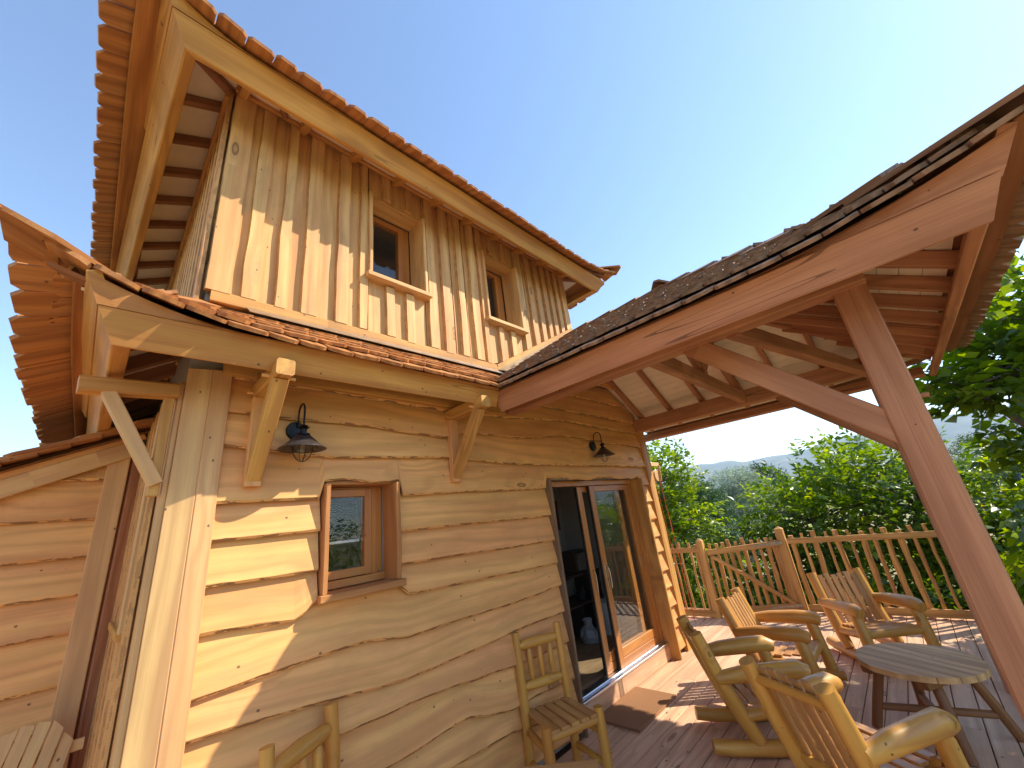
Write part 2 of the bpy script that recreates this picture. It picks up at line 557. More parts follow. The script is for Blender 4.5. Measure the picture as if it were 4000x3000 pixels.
def beam(name, mat, parent, p0, p1, w, h, **k):
    return MB().beam(p0, p1, w, h, **k).build(name, M[mat], parent)


def boxp(name, mat, parent, lo, hi, ch=0.003):
    return MB().box(lo, hi, ch).build(name, M[mat], parent)


def tag(o, label=None, cat=None, group=None, kind=None):
    if label:
        o['label'] = label
    if cat:
        o['category'] = cat
    if group:
        o['group'] = group
    if kind:
        o['kind'] = kind
    return o


def thing(name, loc, label, cat, group=None, fix=False, rz=0.0):
    e = bpy.data.objects.new(name, None)
    COL.objects.link(e)
    e.location = loc
    e.rotation_euler = (0, 0, rz)
    e.empty_display_size = 0.2
    if fix:
        e['fix'] = 1
    return tag(e, label, cat, group)


def copy_tree(o, parent=None):
    c = o.copy()
    COL.objects.link(c)
    if parent is not None:
        c.parent = parent
    for ch in list(o.children):
        copy_tree(ch, c)
    return c

# ------------------------------------------------------------------ setting: ground, hills
def build_setting():
    mb = MB()
    n = 48
    R_ = [0, 4, 10, 25, 60, 150, 400, 1000, 2500, 6500]
    vs, fs = [(0, 0, -3.2)], []
    for r in R_[1:]:
        for k in range(n):
            a = 2 * math.pi * k / n
            z = -3.2 - min(1, r / 60) * 0.8 + 0.25 * noise.noise(V3((r * math.cos(a) * 0.05, r * math.sin(a) * 0.05, 0)))
            vs.append((r * math.cos(a), r * math.sin(a), z))
    for k in range(n):
        fs.append((0, 1 + k, 1 + (k + 1) % n))
    for i in range(len(R_) - 2):
        for k in range(n):
            a, b = 1 + i * n + k, 1 + i * n + (k + 1) % n
            fs.append((a, a + n, b + n, b))
    mb.add(vs, fs, [(0, 0, 0)] * len(vs))
    tag(mb.build('ground', M['ground'], None, True), kind='structure')

    def ridge(name, dist, az0, az1, prof, depth=1500):
        mb = MB()
        n = 90
        vs, fs = [], []
        rows = 9
        for j in range(rows):
            t = j / (rows - 1)
            for i in range(n):
                az = math.radians(az0 + (az1 - az0) * i / (n - 1))
                e = prof(math.degrees(az))
                e += 0.35 * noise.fractal(V3((math.degrees(az) * 0.35, dist * 0.001, 0)), 1.0, 2.0, 5)
                fall = math.sin(min(1.0, t * 1.0) * math.pi / 2) ** 1.3
                r = dist + depth * t + 160 * noise.noise(V3((i * 0.3, j * 0.8, dist)))
                z = -5 + (dist + depth) * math.tan(math.radians(max(0.2, e))) * fall * (1 + 0.06 * noise.noise(V3((i * 0.5, j * 0.9, 3))))
                vs.append((r * math.cos(az), -2.9 + r * math.sin(az), z))
        for j in range(rows - 1):
            for i in range(n - 1):
                a = j * n + i
                fs.append((a, a + 1, a + n + 1, a + n))
        mb.add(vs, fs, [(0, 0, 0)] * len(vs))
        tag(mb.build(name, M['mountain'], None, True), kind='structure')
    ridge('mountain', 4300, -45, 62, lambda a: 3.9 + 0.35 * math.sin(a * 0.32 + 1.2) - 0.02 * (a - 14) + (0.5 if a < -2 else 0))
    ridge('hills', 2300, -50, 62, lambda a: 1.9 + 0.5 * math.sin(a * 0.21 + 2))

# ------------------------------------------------------------------ roofs
ALL_SH = []      # (priority, matrix, mesh index, roof, world pts for joined version)

def make_shingle_meshes():
    out = []
    for k in range(7):
        w = 0.142 + 0.0085 * k
        L = 0.46
        c = 0.03 + 0.006 * (k % 3)
        t = 0.022
        mb = MB()
        o = [(0, -w / 2 + c * 0.8), (0, w / 2 - c * 0.8), (c, w / 2), (L, w / 2), (L, -w / 2), (c, -w / 2)]
        o = [(a, -b) for a, b in o][::-1]
        mb.tone = k * 0.137
        mb.plate(o, (0, 0, 0), (1, 0, 0), (0, 1, 0), t)
        out.append((w, L, mb))
    return out
SHM = make_shingle_meshes()
SHME = [mb.mesh('shingle') for w, L, mb in SHM]
for me in SHME:
    me.materials.append(M['shingle'])


M['shingle_old'] = wood('shingle_weathered', [(0.30, 0.165, 0.09), (0.24, 0.12, 0.065), (0.34, 0.20, 0.12)], (0.11, 0.05, 0.025), knots=0.04, grain=0.7, rough=0.55)
SHME2 = []
for me in SHME:
    m2_ = me.copy()
    m2_.materials.clear()
    m2_.materials.append(M['shingle_old'])
    SHME2.append(m2_)


class Slope:
    """eave line A + uhat*u (tip line), W = vector from the tip line to the top line"""
    def __init__(s, A, uhat, L, Wv, vmin, vmax, up, flare=0.0):
        s.A, s.u, s.L, s.W = V3(A), V3(uhat).normalized(), L, V3(Wv)
        s.vmin, s.vmax, s.up = vmin, vmax, up
        s.wl = s.W.length
        s.fl = flare
        s.wh = V3((s.W.x, s.W.y, 0)).normalized()
        n = s.u.cross(s.W).normalized()
        s.n = n if n.z > 0 else -n
    def P(s, u, v, off=0.0):
        k = s.up(u) * max(0.0, 1 - v) ** 2.2
        return s.A + s.u * u + s.W * v + V3((0, 0, k)) - s.wh * (k * s.fl) + s.n * off
    def sheet(s, name, mat, parent, off, t, va=0.0, vb=1.0, nu=40, nv=6):
        mb = MB()
        vs, gs, fs = [], [], []
        ok = [s.L * k / 400 for k in range(401) if s.vmax(s.L * k / 400) > va + 0.01 and s.vmin(s.L * k / 400) < vb - 0.01]
        ua, ub = ok[0], ok[-1]
        for i in range(nu + 1):
            u = ua + (ub - ua) * i / nu
            a = max(va, s.vmin(u))
            b = max(a, min(vb, s.vmax(u)))
            for j in range(nv + 1):
                v = a + (b - a) * j / nv
                vs.append(s.P(u, v, off))
                gs.append((u, v * s.wl, 0))
        nn = len(vs)
        for i in range(nu):
            for j in range(nv):
                a = i * (nv + 1) + j
                fs.append((a, a + 1, a + nv + 2, a + nv + 1))
        vs2 = [p - s.n * t for p in vs]
        fs2 = [tuple(reversed([k + nn for k in f])) for f in fs]
        side = []
        for i in range(nu):
            a, b = i * (nv + 1), (i + 1) * (nv + 1)
            side.append((a, b, b + nn, a + nn))
            a, b = a + nv, b + nv
            side.append((b, a, a + nn, b + nn))
        mb.add(vs + vs2, fs + fs2 + side, gs + gs)
        return mb.build(name, M[mat], parent)
    def shingles(s, parent, rows, expo, prio, first=-0.0, u0=0.0, u1=None, jit=0.012, lift=0.024):
        u1 = s.L if u1 is None else u1
        dv = expo / s.wl
        rnd = random.Random(int(prio * 10 + s.L * 77))
        for r in range(rows):
            v0 = first + r * dv
            if v0 > 1.0:
                break
            u = u0 + rnd.random() * 0.08
            while u < u1:
                k = rnd.randrange(7)
                w, L, _ = SHM[k]
                um = u + w / 2
                vv = v0 + rnd.uniform(-jit, jit) / s.wl
                u += w + 0.006
                a, b = s.vmin(um), s.vmax(um)
                if vv < a - 0.02 or vv > b - 0.03:
                    continue
                ve = vv + L / s.wl
                if ve > b + 0.12:
                    ve_eff = ve
                lo = 0.028 + (lift if r else 0)
                p0 = s.P(um, vv, lo)
                p1 = s.P(um, min(ve, 1.15), 0.006)
                ex = (p1 - p0).normalized()
                q0, q1 = s.P(um - 0.05, vv, lo), s.P(um + 0.05, vv, lo)
                ey = (q1 - q0).normalized()
                ez = ex.cross(ey).normalized()
                if ez.z < 0:
                    ey = -ey
                    ez = -ez
                ey = ez.cross(ex)
                ez2 = ez + ey * rnd.uniform(-0.05, 0.05)
                ez2.normalize()
                ey = ez2.cross(ex).normalized()
                sc = 1.0
                room = (b - vv) * s.wl + 0.01
                if room < L:
                    sc = max(0.12, room / L)
                mt = Matrix(((ex.x * sc, ey.x, ez2.x, p0.x), (ex.y * sc, ey.y, ez2.y, p0.y), (ex.z * sc, ey.z, ez2.z, p0.z), (0, 0, 0, 1)))
                ALL_SH.append((prio + r, len(ALL_SH), mt, k, parent))


def flush_shingles():
    ALL_SH.sort(key=lambda q: (q[0], q[1]))
    for q in ALL_SH[:300]:
        put('shingle', (SHME2 if q[4].name.startswith('porch') else SHME)[q[3]], None, q[4], q[2])
    rest = {}
    for q in ALL_SH[300:]:
        rest.setdefault(q[4].name, []).append(q)
    for nm, qs in rest.items():
        mb = MB()
        for q in qs:
            sm = SHM[q[3]][2]
            mb.tone = random.random()
            ra, rb = random.random() * 30, random.random() * 30
            mb.add([q[2] @ V3(v) for v in sm.v], sm.f, [(g[0] + ra, g[1] + rb, g[2]) for g in sm.g])
        o = mb.build('shingle_field', M['shingle_old' if nm.startswith('porch') else 'shingle'], qs[0][4])
        o['kind'] = 'stuff'

# ------------------------------------------------------------------ house
HOUSE = thing('timber_house', (3.2, 2.5, 0), 'two-storey pale timber house with live-edge siding, flared shingle roofs and an open porch', 'house', fix=True)


def wavy(ph, x, amp):
    return amp * (noise.noise(V3((x * 1.5, ph, 0))) * 0.9 + 0.55 * noise.noise(V3((x * 5.3, ph, 4))) + 0.2 * noise.noise(V3((x * 16, ph, 8))))


def siding_board(parent, x0, x1, zb, zt, y=0.0, amp=0.012, cutL=0.0, cutR=0.0, name='siding_board', mat='siding', step=0.06, fly=1.0):
    """lapped board on a plane Y=y facing -Y; zb, zt are functions of x"""
    ph = random.random() * 90
    n = max(2, int((x1 - x0) / step))
    vs, gs, fs = [], [], []
    for i in range(n + 1):
        x = x0 + (x1 - x0) * i / n
        b = zb(x) + wavy(ph, x, amp)
        if cutL and x - x0 < cutL:
            b += (cutL - (x - x0)) * 0.9
        if cutR and x1 - x < cutR:
            b += (cutR - (x1 - x)) * 0.9
        t = zt(x)
        t = max(t, b + 0.02)
        lip = 0.016 + 0.008 * noise.noise(V3((x * 7, ph, 2)))
        fl = (0.062 + 0.012 * noise.noise(V3((x * 1.1, ph, 6)))) * fly
        sec = [(0.004, t), (0.013, t), (fl, b + lip), (fl - 0.010, b), (fl - 0.028, b + 0.006)]
        for k, (o, z) in enumerate(sec):
            vs.append((x, y - o, z))
            gs.append((x - x0, z - b if k < 3 else 0.0, o))
    m_ = 5
    for i in range(n):
        for k in range(m_ - 1):
            a = i * m_ + k
            fs.append((a, a + 1, a + 1 + m_, a + m_))
    fs.append(tuple(range(m_ - 1, -1, -1)))
    e = n * m_
    fs.append(tuple(range(e, e + m_)))
    mb = MB()
    mb.add(vs, fs, gs)
    return mb.build(name, M[mat], parent)


def lin(*pts):
    def f(x):
        if x <= pts[0][0]:
            return pts[0][1]
        for (a, za), (b, zb) in zip(pts, pts[1:]):
            if x <= b:
                return za + (zb - za) * (x - a) / (b - a)
        return pts[-1][1]
    return f


def vboard(parent, x0, x1, z0, z1, y, t, name, mat='cladding', amp=0.006, zslope=None, plane='y'):
    """vertical board with live edges; y = front face position"""
    ph = random.random() * 90
    n = max(3, int((z1 - z0) / 0.12))
    vs, gs, fs = [], [], []
    for i in range(n + 1):
        f = i / n
        a = x0 + amp * (noise.noise(V3((f * (z1 - z0) * 2.2, ph, 0))) * 1.5 + 0.5 * noise.noise(V3((f * 9, ph, 3))))
        b = x1 + amp * (noise.noise(V3((f * (z1 - z0) * 2.2, ph, 5))) * 1.5 + 0.5 * noise.noise(V3((f * 9, ph, 7))))
        sec = [(a, t, 0), (a + 0.004, 0, 0.01), (b - 0.004, 0, 0.01), (b, t, 0)]
        for x, o, e in sec:
            zz0 = z0 if zslope is None else zslope(x)
            z = zz0 + (z1 - zz0) * f
            if plane == 'y':
                vs.append((x, y + o, z))
            else:
                vs.append((y + o, x, z))
            gs.append((z - z0, e + abs(x - a) * 1.0 if e else 0.0, o + x))
    for i in range(n):
        for k in range(3):
            a = i * 4 + k
            fs.append((a, a + 1, a + 5, a + 4))
        fs.append((i * 4 + 3, i * 4, i * 4 + 4, i * 4 + 7))
    fs.append((3, 2, 1, 0))
    e = n * 4
    fs.append((e, e + 1, e + 2, e + 3))
    mb = MB()
    mb.add(vs, fs, gs)
    return mb.build(name, M[mat], parent)


def build_walls():
    H = HOUSE
    # solid wall with openings, back of the cladding (Y 0..0.14)
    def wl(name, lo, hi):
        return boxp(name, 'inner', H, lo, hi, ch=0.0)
    def wseg(x0, x1, z0, z1):
        wl('wall', (x0, 0.004, z0), (x1, 0.14, z1))
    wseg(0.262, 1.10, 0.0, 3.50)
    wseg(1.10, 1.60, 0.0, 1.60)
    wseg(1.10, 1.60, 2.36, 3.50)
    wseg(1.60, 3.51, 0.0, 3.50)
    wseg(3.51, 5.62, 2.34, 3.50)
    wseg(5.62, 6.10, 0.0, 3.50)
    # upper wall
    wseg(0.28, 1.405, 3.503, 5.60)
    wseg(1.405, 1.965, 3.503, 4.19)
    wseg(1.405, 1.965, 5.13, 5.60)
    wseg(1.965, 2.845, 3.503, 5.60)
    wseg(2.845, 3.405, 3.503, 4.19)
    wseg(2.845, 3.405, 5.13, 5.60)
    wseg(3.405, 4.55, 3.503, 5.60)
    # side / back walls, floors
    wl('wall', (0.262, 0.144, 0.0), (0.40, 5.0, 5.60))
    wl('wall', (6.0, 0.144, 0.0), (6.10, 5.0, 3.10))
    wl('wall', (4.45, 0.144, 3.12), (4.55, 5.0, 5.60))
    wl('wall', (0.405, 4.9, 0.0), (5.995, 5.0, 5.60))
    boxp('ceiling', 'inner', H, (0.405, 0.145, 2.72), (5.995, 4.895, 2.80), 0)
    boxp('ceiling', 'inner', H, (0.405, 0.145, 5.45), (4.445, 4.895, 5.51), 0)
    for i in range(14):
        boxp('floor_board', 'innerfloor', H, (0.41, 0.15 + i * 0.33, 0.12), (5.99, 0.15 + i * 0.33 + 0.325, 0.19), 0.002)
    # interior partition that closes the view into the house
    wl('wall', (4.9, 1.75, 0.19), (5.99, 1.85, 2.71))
    # ---------------- lower siding: bottoms (left column .. right column)
    WIN = (1.06, 1.64)
    # boards left of the window
    zs_l = [3.02, 2.80, 2.55, 2.24, 2.03, 1.79, 1.54]
    top = 3.30
    for i, z in enumerate(zs_l[:3]):
        pass
    # full-width boards above window / door
    up = [(lin((0.48, 3.22), (6.0, 3.20)), 3.46), (lin((0.48, 3.02), (2.4, 2.98), (4, 3.06), (6.0, 3.02)), None),
          (lin((0.48, 2.80), (1.3, 2.77), (2.1, 2.73), (2.4, 2.79), (3.0, 2.78), (4.0, 2.86), (6, 2.80)), None),
          (lin((0.48, 2.58), (1.14, 2.52), (2.11, 2.55), (3.0, 2.50), (6, 2.50)), None)]
    prev = lambda x: 3.46
    for k, (f, tz) in enumerate(up):
        pf = prev
        siding_board(H, 0.475, 5.97, f, (lambda x, pf=pf: pf(x) + 0.05), amp=[0.005, 0.012, 0.016, 0.008][k])
        prev = f
    # board with its bottom at 2.24 - notched over the window and the door
    f4 = lin((0.48, 2.24), (6, 2.235))
    def f4n(x):
        z = f4(x)
        if 1.055 < x < 1.655:
            z = 2.352 + 0.012 * math.sin((x - 1.06) * 11)
        if x > 3.47:
            z = 2.335 + 0.012 * math.sin((x - 3.4) * 6) + 0.006 * math.sin(x * 17)
        if x > 5.66:
            z = 2.22
        return z
    siding_board(H, 0.475, 5.97, f4n, lambda x: prev(x) + 0.05, amp=0.004, step=0.03)
    # gable part of the wall, up under the porch roof
    part('wall', 'inner', H, lambda mb: mb.plate([(0, 0), (1.54, 0), (1.54, 0.02), (0, 0.82)], (4.555, 0.14, 3.503), (1, 0, 0), (0, 0, 1), 0.12))
    ua = lambda x: min(3.03 + 0.6157 * (x - 2.30), 3.03 + 0.6157 * (6.62 - x)) - 0.06
    pz = 3.46
    for z in (3.44, 3.66, 3.88, 4.08, 4.25):
        a, b = 2.36 + (z - 2.95) / 0.6157, min(5.965, 6.56 - (z - 2.95) / 0.6157)
        if b - a > 0.1:
            siding_board(H, a, b, (lambda x, z=z: min(z, ua(x) - 0.02)), (lambda x, z=z: min(z + 0.27, ua(x))), y=0.0 if z < 3.5 else -0.085, amp=0.004)
    # left of window
    prevl = f4
    for k, f in enumerate([lin((0.46, 2.03), (1.08, 2.035)), lin((0.46, 1.80), (1.09, 1.79)), lin((0.46, 1.575), (1.05, 1.53))]):
        siding_board(H, 0.475, 1.058 if k < 2 else 1.06, f, (lambda x, p=prevl: p(x) + 0.05), amp=[0.005, 0.007, 0.008][k], cutR=0.10 if k == 2 else 0)
        prevl = f
    # right of window up to the door jamb
    prevr = f4
    rr = [lin((1.65, 1.97), (3.5, 1.95)), lin((1.65, 1.74), (3.5, 1.70)), lin((1.65, 1.525), (2.85, 1.49), (3.5, 1.47))]
    for k, f in enumerate(rr):
        siding_board(H, 1.642, 3.472, f, (lambda x, p=prevr: p(x) + 0.05), amp=[0.006, 0.007, 0.010][k], cutL=0.07 if k == 2 else 0)
        prevr = f
    # full boards from post to door
    low = [lin((0.46, 1.29), (1.4, 1.31), (1.68, 1.26), (2.77, 1.25), (3.5, 1.27)),
           lin((0.46, 1.12), (1.04, 1.08), (1.67, 1.01), (2.73, 1.03), (3.5, 1.02)),
           lin((0.46, 0.90), (1.21, 0.86), (1.85, 0.86), (2.7, 0.79), (3.5, 0.76)),
           lin((0.46, 0.66), (1.6, 0.59), (2.18, 0.61), (2.6, 0.51), (3.5, 0.46)),
           lin((0.46, 0.42), (2.06, 0.38), (2.6, 0.36), (3.5, 0.22)),
           lin((0.46, 0.16), (3.5, 0.04))]
    p = lambda x: 1.53
    for k, f in enumerate(low):
        if k == 0:
            zt = lambda x: 1.60
        else:
            zt = (lambda x, q=low[k - 1]: q(x) + 0.05)
        siding_board(H, 0.475, 3.472, f, zt, amp=[0.010, 0.008, 0.014, 0.014, 0.016, 0.012][k])
    # right of the door
    zr = [1.97, 1.72, 1.48, 1.27, 1.02, 0.80, 0.57, 0.32, 0.06]
    pz = 2.22
    for z in zr:
        siding_board(H, 5.655, 5.965, (lambda x, z=z: z), (lambda x, q=pz: q + 0.05), amp=0.006)
        pz = z
    # corner boards on the right
    vboard(H, 5.955, 6.14, 0.0, 3.2, -0.075, 0.05, 'corner_board', 'beam', amp=0.018)
    # corner post on the left: two thick boards plus the return
    beam('corner_post', 'post', H, (0.425, -0.035, 0.0), (0.425, -0.035, 3.05), 0.10, 0.07, up=(0, 1, 0), ch=0.004)
    part('corner_post', 'post', H, lambda mb: mb.beam((0.322, -0.022, 0), (0.322, -0.022, 3.05), 0.125, 0.06, up=(0.28, 0.96, 0), ch=0.004))
    beam('corner_board', 'post', H, (0.243, 0.035, 0), (0.243, 0.035, 2.95), 0.03, 0.09, up=(0, 1, 0))
    # side wall strips (west side)
    ys = 0.085
    for k in range(22):
        w = [0.15, 0.11, 0.17, 0.13][k % 4]
        xx = 0.255 - [0.0, 0.035][k % 2]
        vboard(H, ys, ys + w, 0.0, 3.0, xx - 0.02, 0.025, 'side_board', 'cladding', amp=0.006, plane='x')
        ys += w + 0.004
    beam('window_sill', 'beam', H, (0.215, 0.45, 1.60), (0.215, 1.25, 1.60), 0.07, 0.045)
    beam('side_trim', 'post', H, (0.20, 0.42, 1.62), (0.20, 0.42, 2.45), 0.03, 0.10, up=(0, 1, 0))
    # ---------------- upper cladding
    def zb(x):
        return 3.63 if x < 2.92 else 3.63 + 0.565 * (x - 2.92)
    bx = [0.30, 0.52, 0.71, 0.90, 1.14, 1.36]
    def under(x0, x1, z0, z1, nm='cladding_board', y=-0.025, t=0.022, sl=None, amp=0.002):
        vboard(H, x0, x1, z0, z1, y, t, nm, 'cladding', amp=amp, zslope=sl)
    edges = [0.285, 0.50, 0.69, 0.88, 1.14, 1.39]
    for a, b in zip(edges, edges[1:]):
        under(a, b - 0.003, 3.63, 5.515)
    for a, b in ((1.395, 1.59), (1.593, 1.80), (1.803, 2.0)):
        under(a, b - 0.003, 3.63, 4.14)
        under(a, b - 0.003, 5.15, 5.515)
    for a, b in ((2.003, 2.22), (2.223, 2.36), (2.363, 2.55), (2.553, 2.70), (2.703, 2.845)):
        under(a, b - 0.003, 3.63, 5.515)
    for a, b in ((2.848, 3.03), (3.033, 3.22), (3.223, 3.435)):
        under(a, b - 0.003, 3.63, 4.14, sl=zb)
        under(a, b - 0.003, 5.15, 5.515)
    e2 = [3.438, 3.62, 3.80, 3.96, 4.12, 4.27, 4.41, 4.56]
    for a, b in zip(e2, e2[1:]):
        under(a, b - 0.003, 3.63, 5.515, sl=zb)
    def bat(x0, x1, z0=3.62, z1=5.515, sl=None, y=-0.056):
        vboard(H, x0, x1, z0 + random.uniform(-0.015, 0.01), z1, y - 0.010, 0.040, 'batten', 'cladding', amp=0.007, zslope=sl)
    for a, b in ((0.262, 0.405), (0.46, 0.555), (0.665, 0.74), (0.84, 0.955), (1.10, 1.20), (1.30, 1.375),
                 (2.02, 2.12), (2.20, 2.30), (2.42, 2.51), (2.61, 2.72), (2.76, 2.83)):
        bat(a, b)
    for a, b in ((1.55, 1.64), (1.76, 1.85)):
        bat(a, b, z1=4.125)
    for a, b in ((1.53, 1.62), (1.78, 1.86)):
        bat(a, b, z0=5.17)
    for a, b in ((2.99, 3.07), (3.19, 3.28)):
        bat(a, b, z1=4.125, sl=zb)
    for a, b in ((2.97, 3.05), (3.20, 3.28)):
        bat(a, b, z0=5.17)
    for a, b in ((3.46, 3.56), (3.66, 3.76), (3.84, 3.93), (4.0, 4.08), (4.15, 4.23), (4.30, 4.38), (4.45, 4.57)):
        bat(a, b, sl=zb)
    # upper side wall (west) boards
    ys = -0.03
    for k in range(26):
        w = [0.10, 0.13, 0.09, 0.15][k % 4]
        xx = 0.255 - [0.03, 0.0][k % 2]
        vboard(H, ys, ys + w, 3.40, 5.50, xx - 0.005, 0.026, 'side_board', 'cladding', amp=0.005, plane='x')
        ys += w + 0.004
    # ledge board at the foot of the upper wall, flashing
    beam('ledge_board', 'beam', H, (0.30, -0.035, 3.575), (2.905, -0.035, 3.575), 0.055, 0.085)
    beam('ledge_board', 'beam', H, (2.905, -0.035, 3.575), (4.60, -0.035, 3.575 + 0.565 * 1.695), 0.055, 0.085)
    part('metal_flashing', 'zinc', H, lambda mb: mb.plate([(0, 0), (2.40, 0), (2.40, 0.16), (0, 0.16)], (0.5, -0.193, 3.446), (1, 0, 0), (0, 0.80, 0.60), 0.004))
    part('metal_flashing', 'zinc', H, lambda mb: mb.plate([(0, 0), (1.93, 0), (1.93, 0.14), (0, 0.14)], (2.90, -0.195, 3.490), (0.87, 0, 0.492), (0, 0.9, 0.42), 0.004))
    # top plate boards just under the eaves
    beam('top_plate', 'beam', H, (0.25, -0.085, 5.485), (4.58, -0.085, 5.485), 0.03, 0.09)
    beam('top_plate', 'beam', H, (0.21, -0.04, 5.44), (0.21, 4.6, 5.44), 0.03, 0.12)


def window(x0, x1, z0, z1, fx1, recess, blind=False, proud=0.10, matr='reveal', sillx=0.03, name='window'):
    """outer trim from x0..x1; frame sits at Y=recess"""
    H = HOUSE
    fr = MB()
    y0, y1 = recess, recess + 0.06
    fw = 0.055
    def ring(a, b, c, d, w, ya, yb, mb):
        mb.box((a, ya, c), (a + w, yb, d))
        mb.box((b - w, ya, c), (b, yb, d))
        mb.box((a + w, ya, c), (b - w, yb, c + w))
        mb.box((a + w, ya, d - w), (b - w, yb, d))
    ring(x0 + 0.004, x1 - 0.004, z0, z1 - 0.004, 0.05, y0 + 0.012, y1 + 0.03, fr)
    if x1 - fx1 > 0.05:
        fr.box((fx1 + 0.001, y0 + 0.006, z0 + 0.05), (x1 - 0.053, y1 + 0.02, z1 - 0.05))
    f = fr.build('window', M['joinery'], H)
    mb = MB()
    ring(x0 + 0.012, fx1, z0 + 0.055, z1 - 0.02, fw, y0, y1, mb)
    sash = mb.build('sash', M['joinery'], f)
    a, b, c, d = x0 + 0.012 + fw, fx1 - fw, z0 + 0.055 + fw, z1 - 0.02 - fw
    gp = MB()
    gp.plate([(0, 0), (b - a, 0), (b - a, d - c), (0, d - c)], (a, y0 + 0.025, c), (1, 0, 0), (0, 0, 1), 0.006)
    gp.build('pane', M['glass'], f)
    boxp('sill_block', 'joinery', f, (x0, y0 - 0.03, z0), (x1, y0 + 0.0, z0 + 0.05))
    t = 0.035
    # side planks (live front edge)
    part('side_plank', matr, f, lambda m_: m_.beam((x0 - t / 2 + 0.004, (recess - proud) / 2, z0 - 0.005), (x0 - t / 2 + 0.004, (recess - proud) / 2, z1 + 0.0), t, recess + proud, up=(0, 1, 0), seg=8, wob=0.006, ch=0.006))
    part('side_plank', matr, f, lambda m_: m_.beam((x1 + t / 2 - 0.004, (recess - proud) / 2, z0 + 0.0), (x1 + t / 2 - 0.004, (recess - proud) / 2, z1 + 0.0), t, recess + proud, up=(0, 1, 0), seg=8, wob=0.006, ch=0.006))
    part('head_board', matr, f, lambda m_: m_.beam((x0 - 0.0, (recess - 0.03) / 2, z1 + 0.011), (x1 + 0.0, (recess - 0.03) / 2, z1 + 0.011), recess + 0.03, 0.03))
    part('window_sill', matr, f, lambda m_: m_.beam((x0 - t - sillx, (recess - proud - 0.03) / 2, z0 - 0.028), (x1 + t + sillx, (recess - proud - 0.03) / 2, z0 - 0.028), recess + proud + 0.03, 0.045, seg=6, wob=0.003))
    if blind:
        bb = MB()
        zz = d - 0.01
        while zz > (c + d) / 2 - 0.05:
            bb.plate([(0, 0), (b - a - 0.01, 0), (b - a - 0.01, 0.018), (0, 0.018)], (a + 0.005, y1 + 0.05, zz), (1, 0, 0), (0, 0.5, 0.86), 0.001)
            zz -= 0.019
        bb.build('blind', M['blind'], f)
        boxp('glazing_bar', 'white', f, (a, y1 + 0.03, (c + d) / 2 - 0.075), (b, y1 + 0.045, (c + d) / 2 - 0.055))
        gp = MB()
    return f


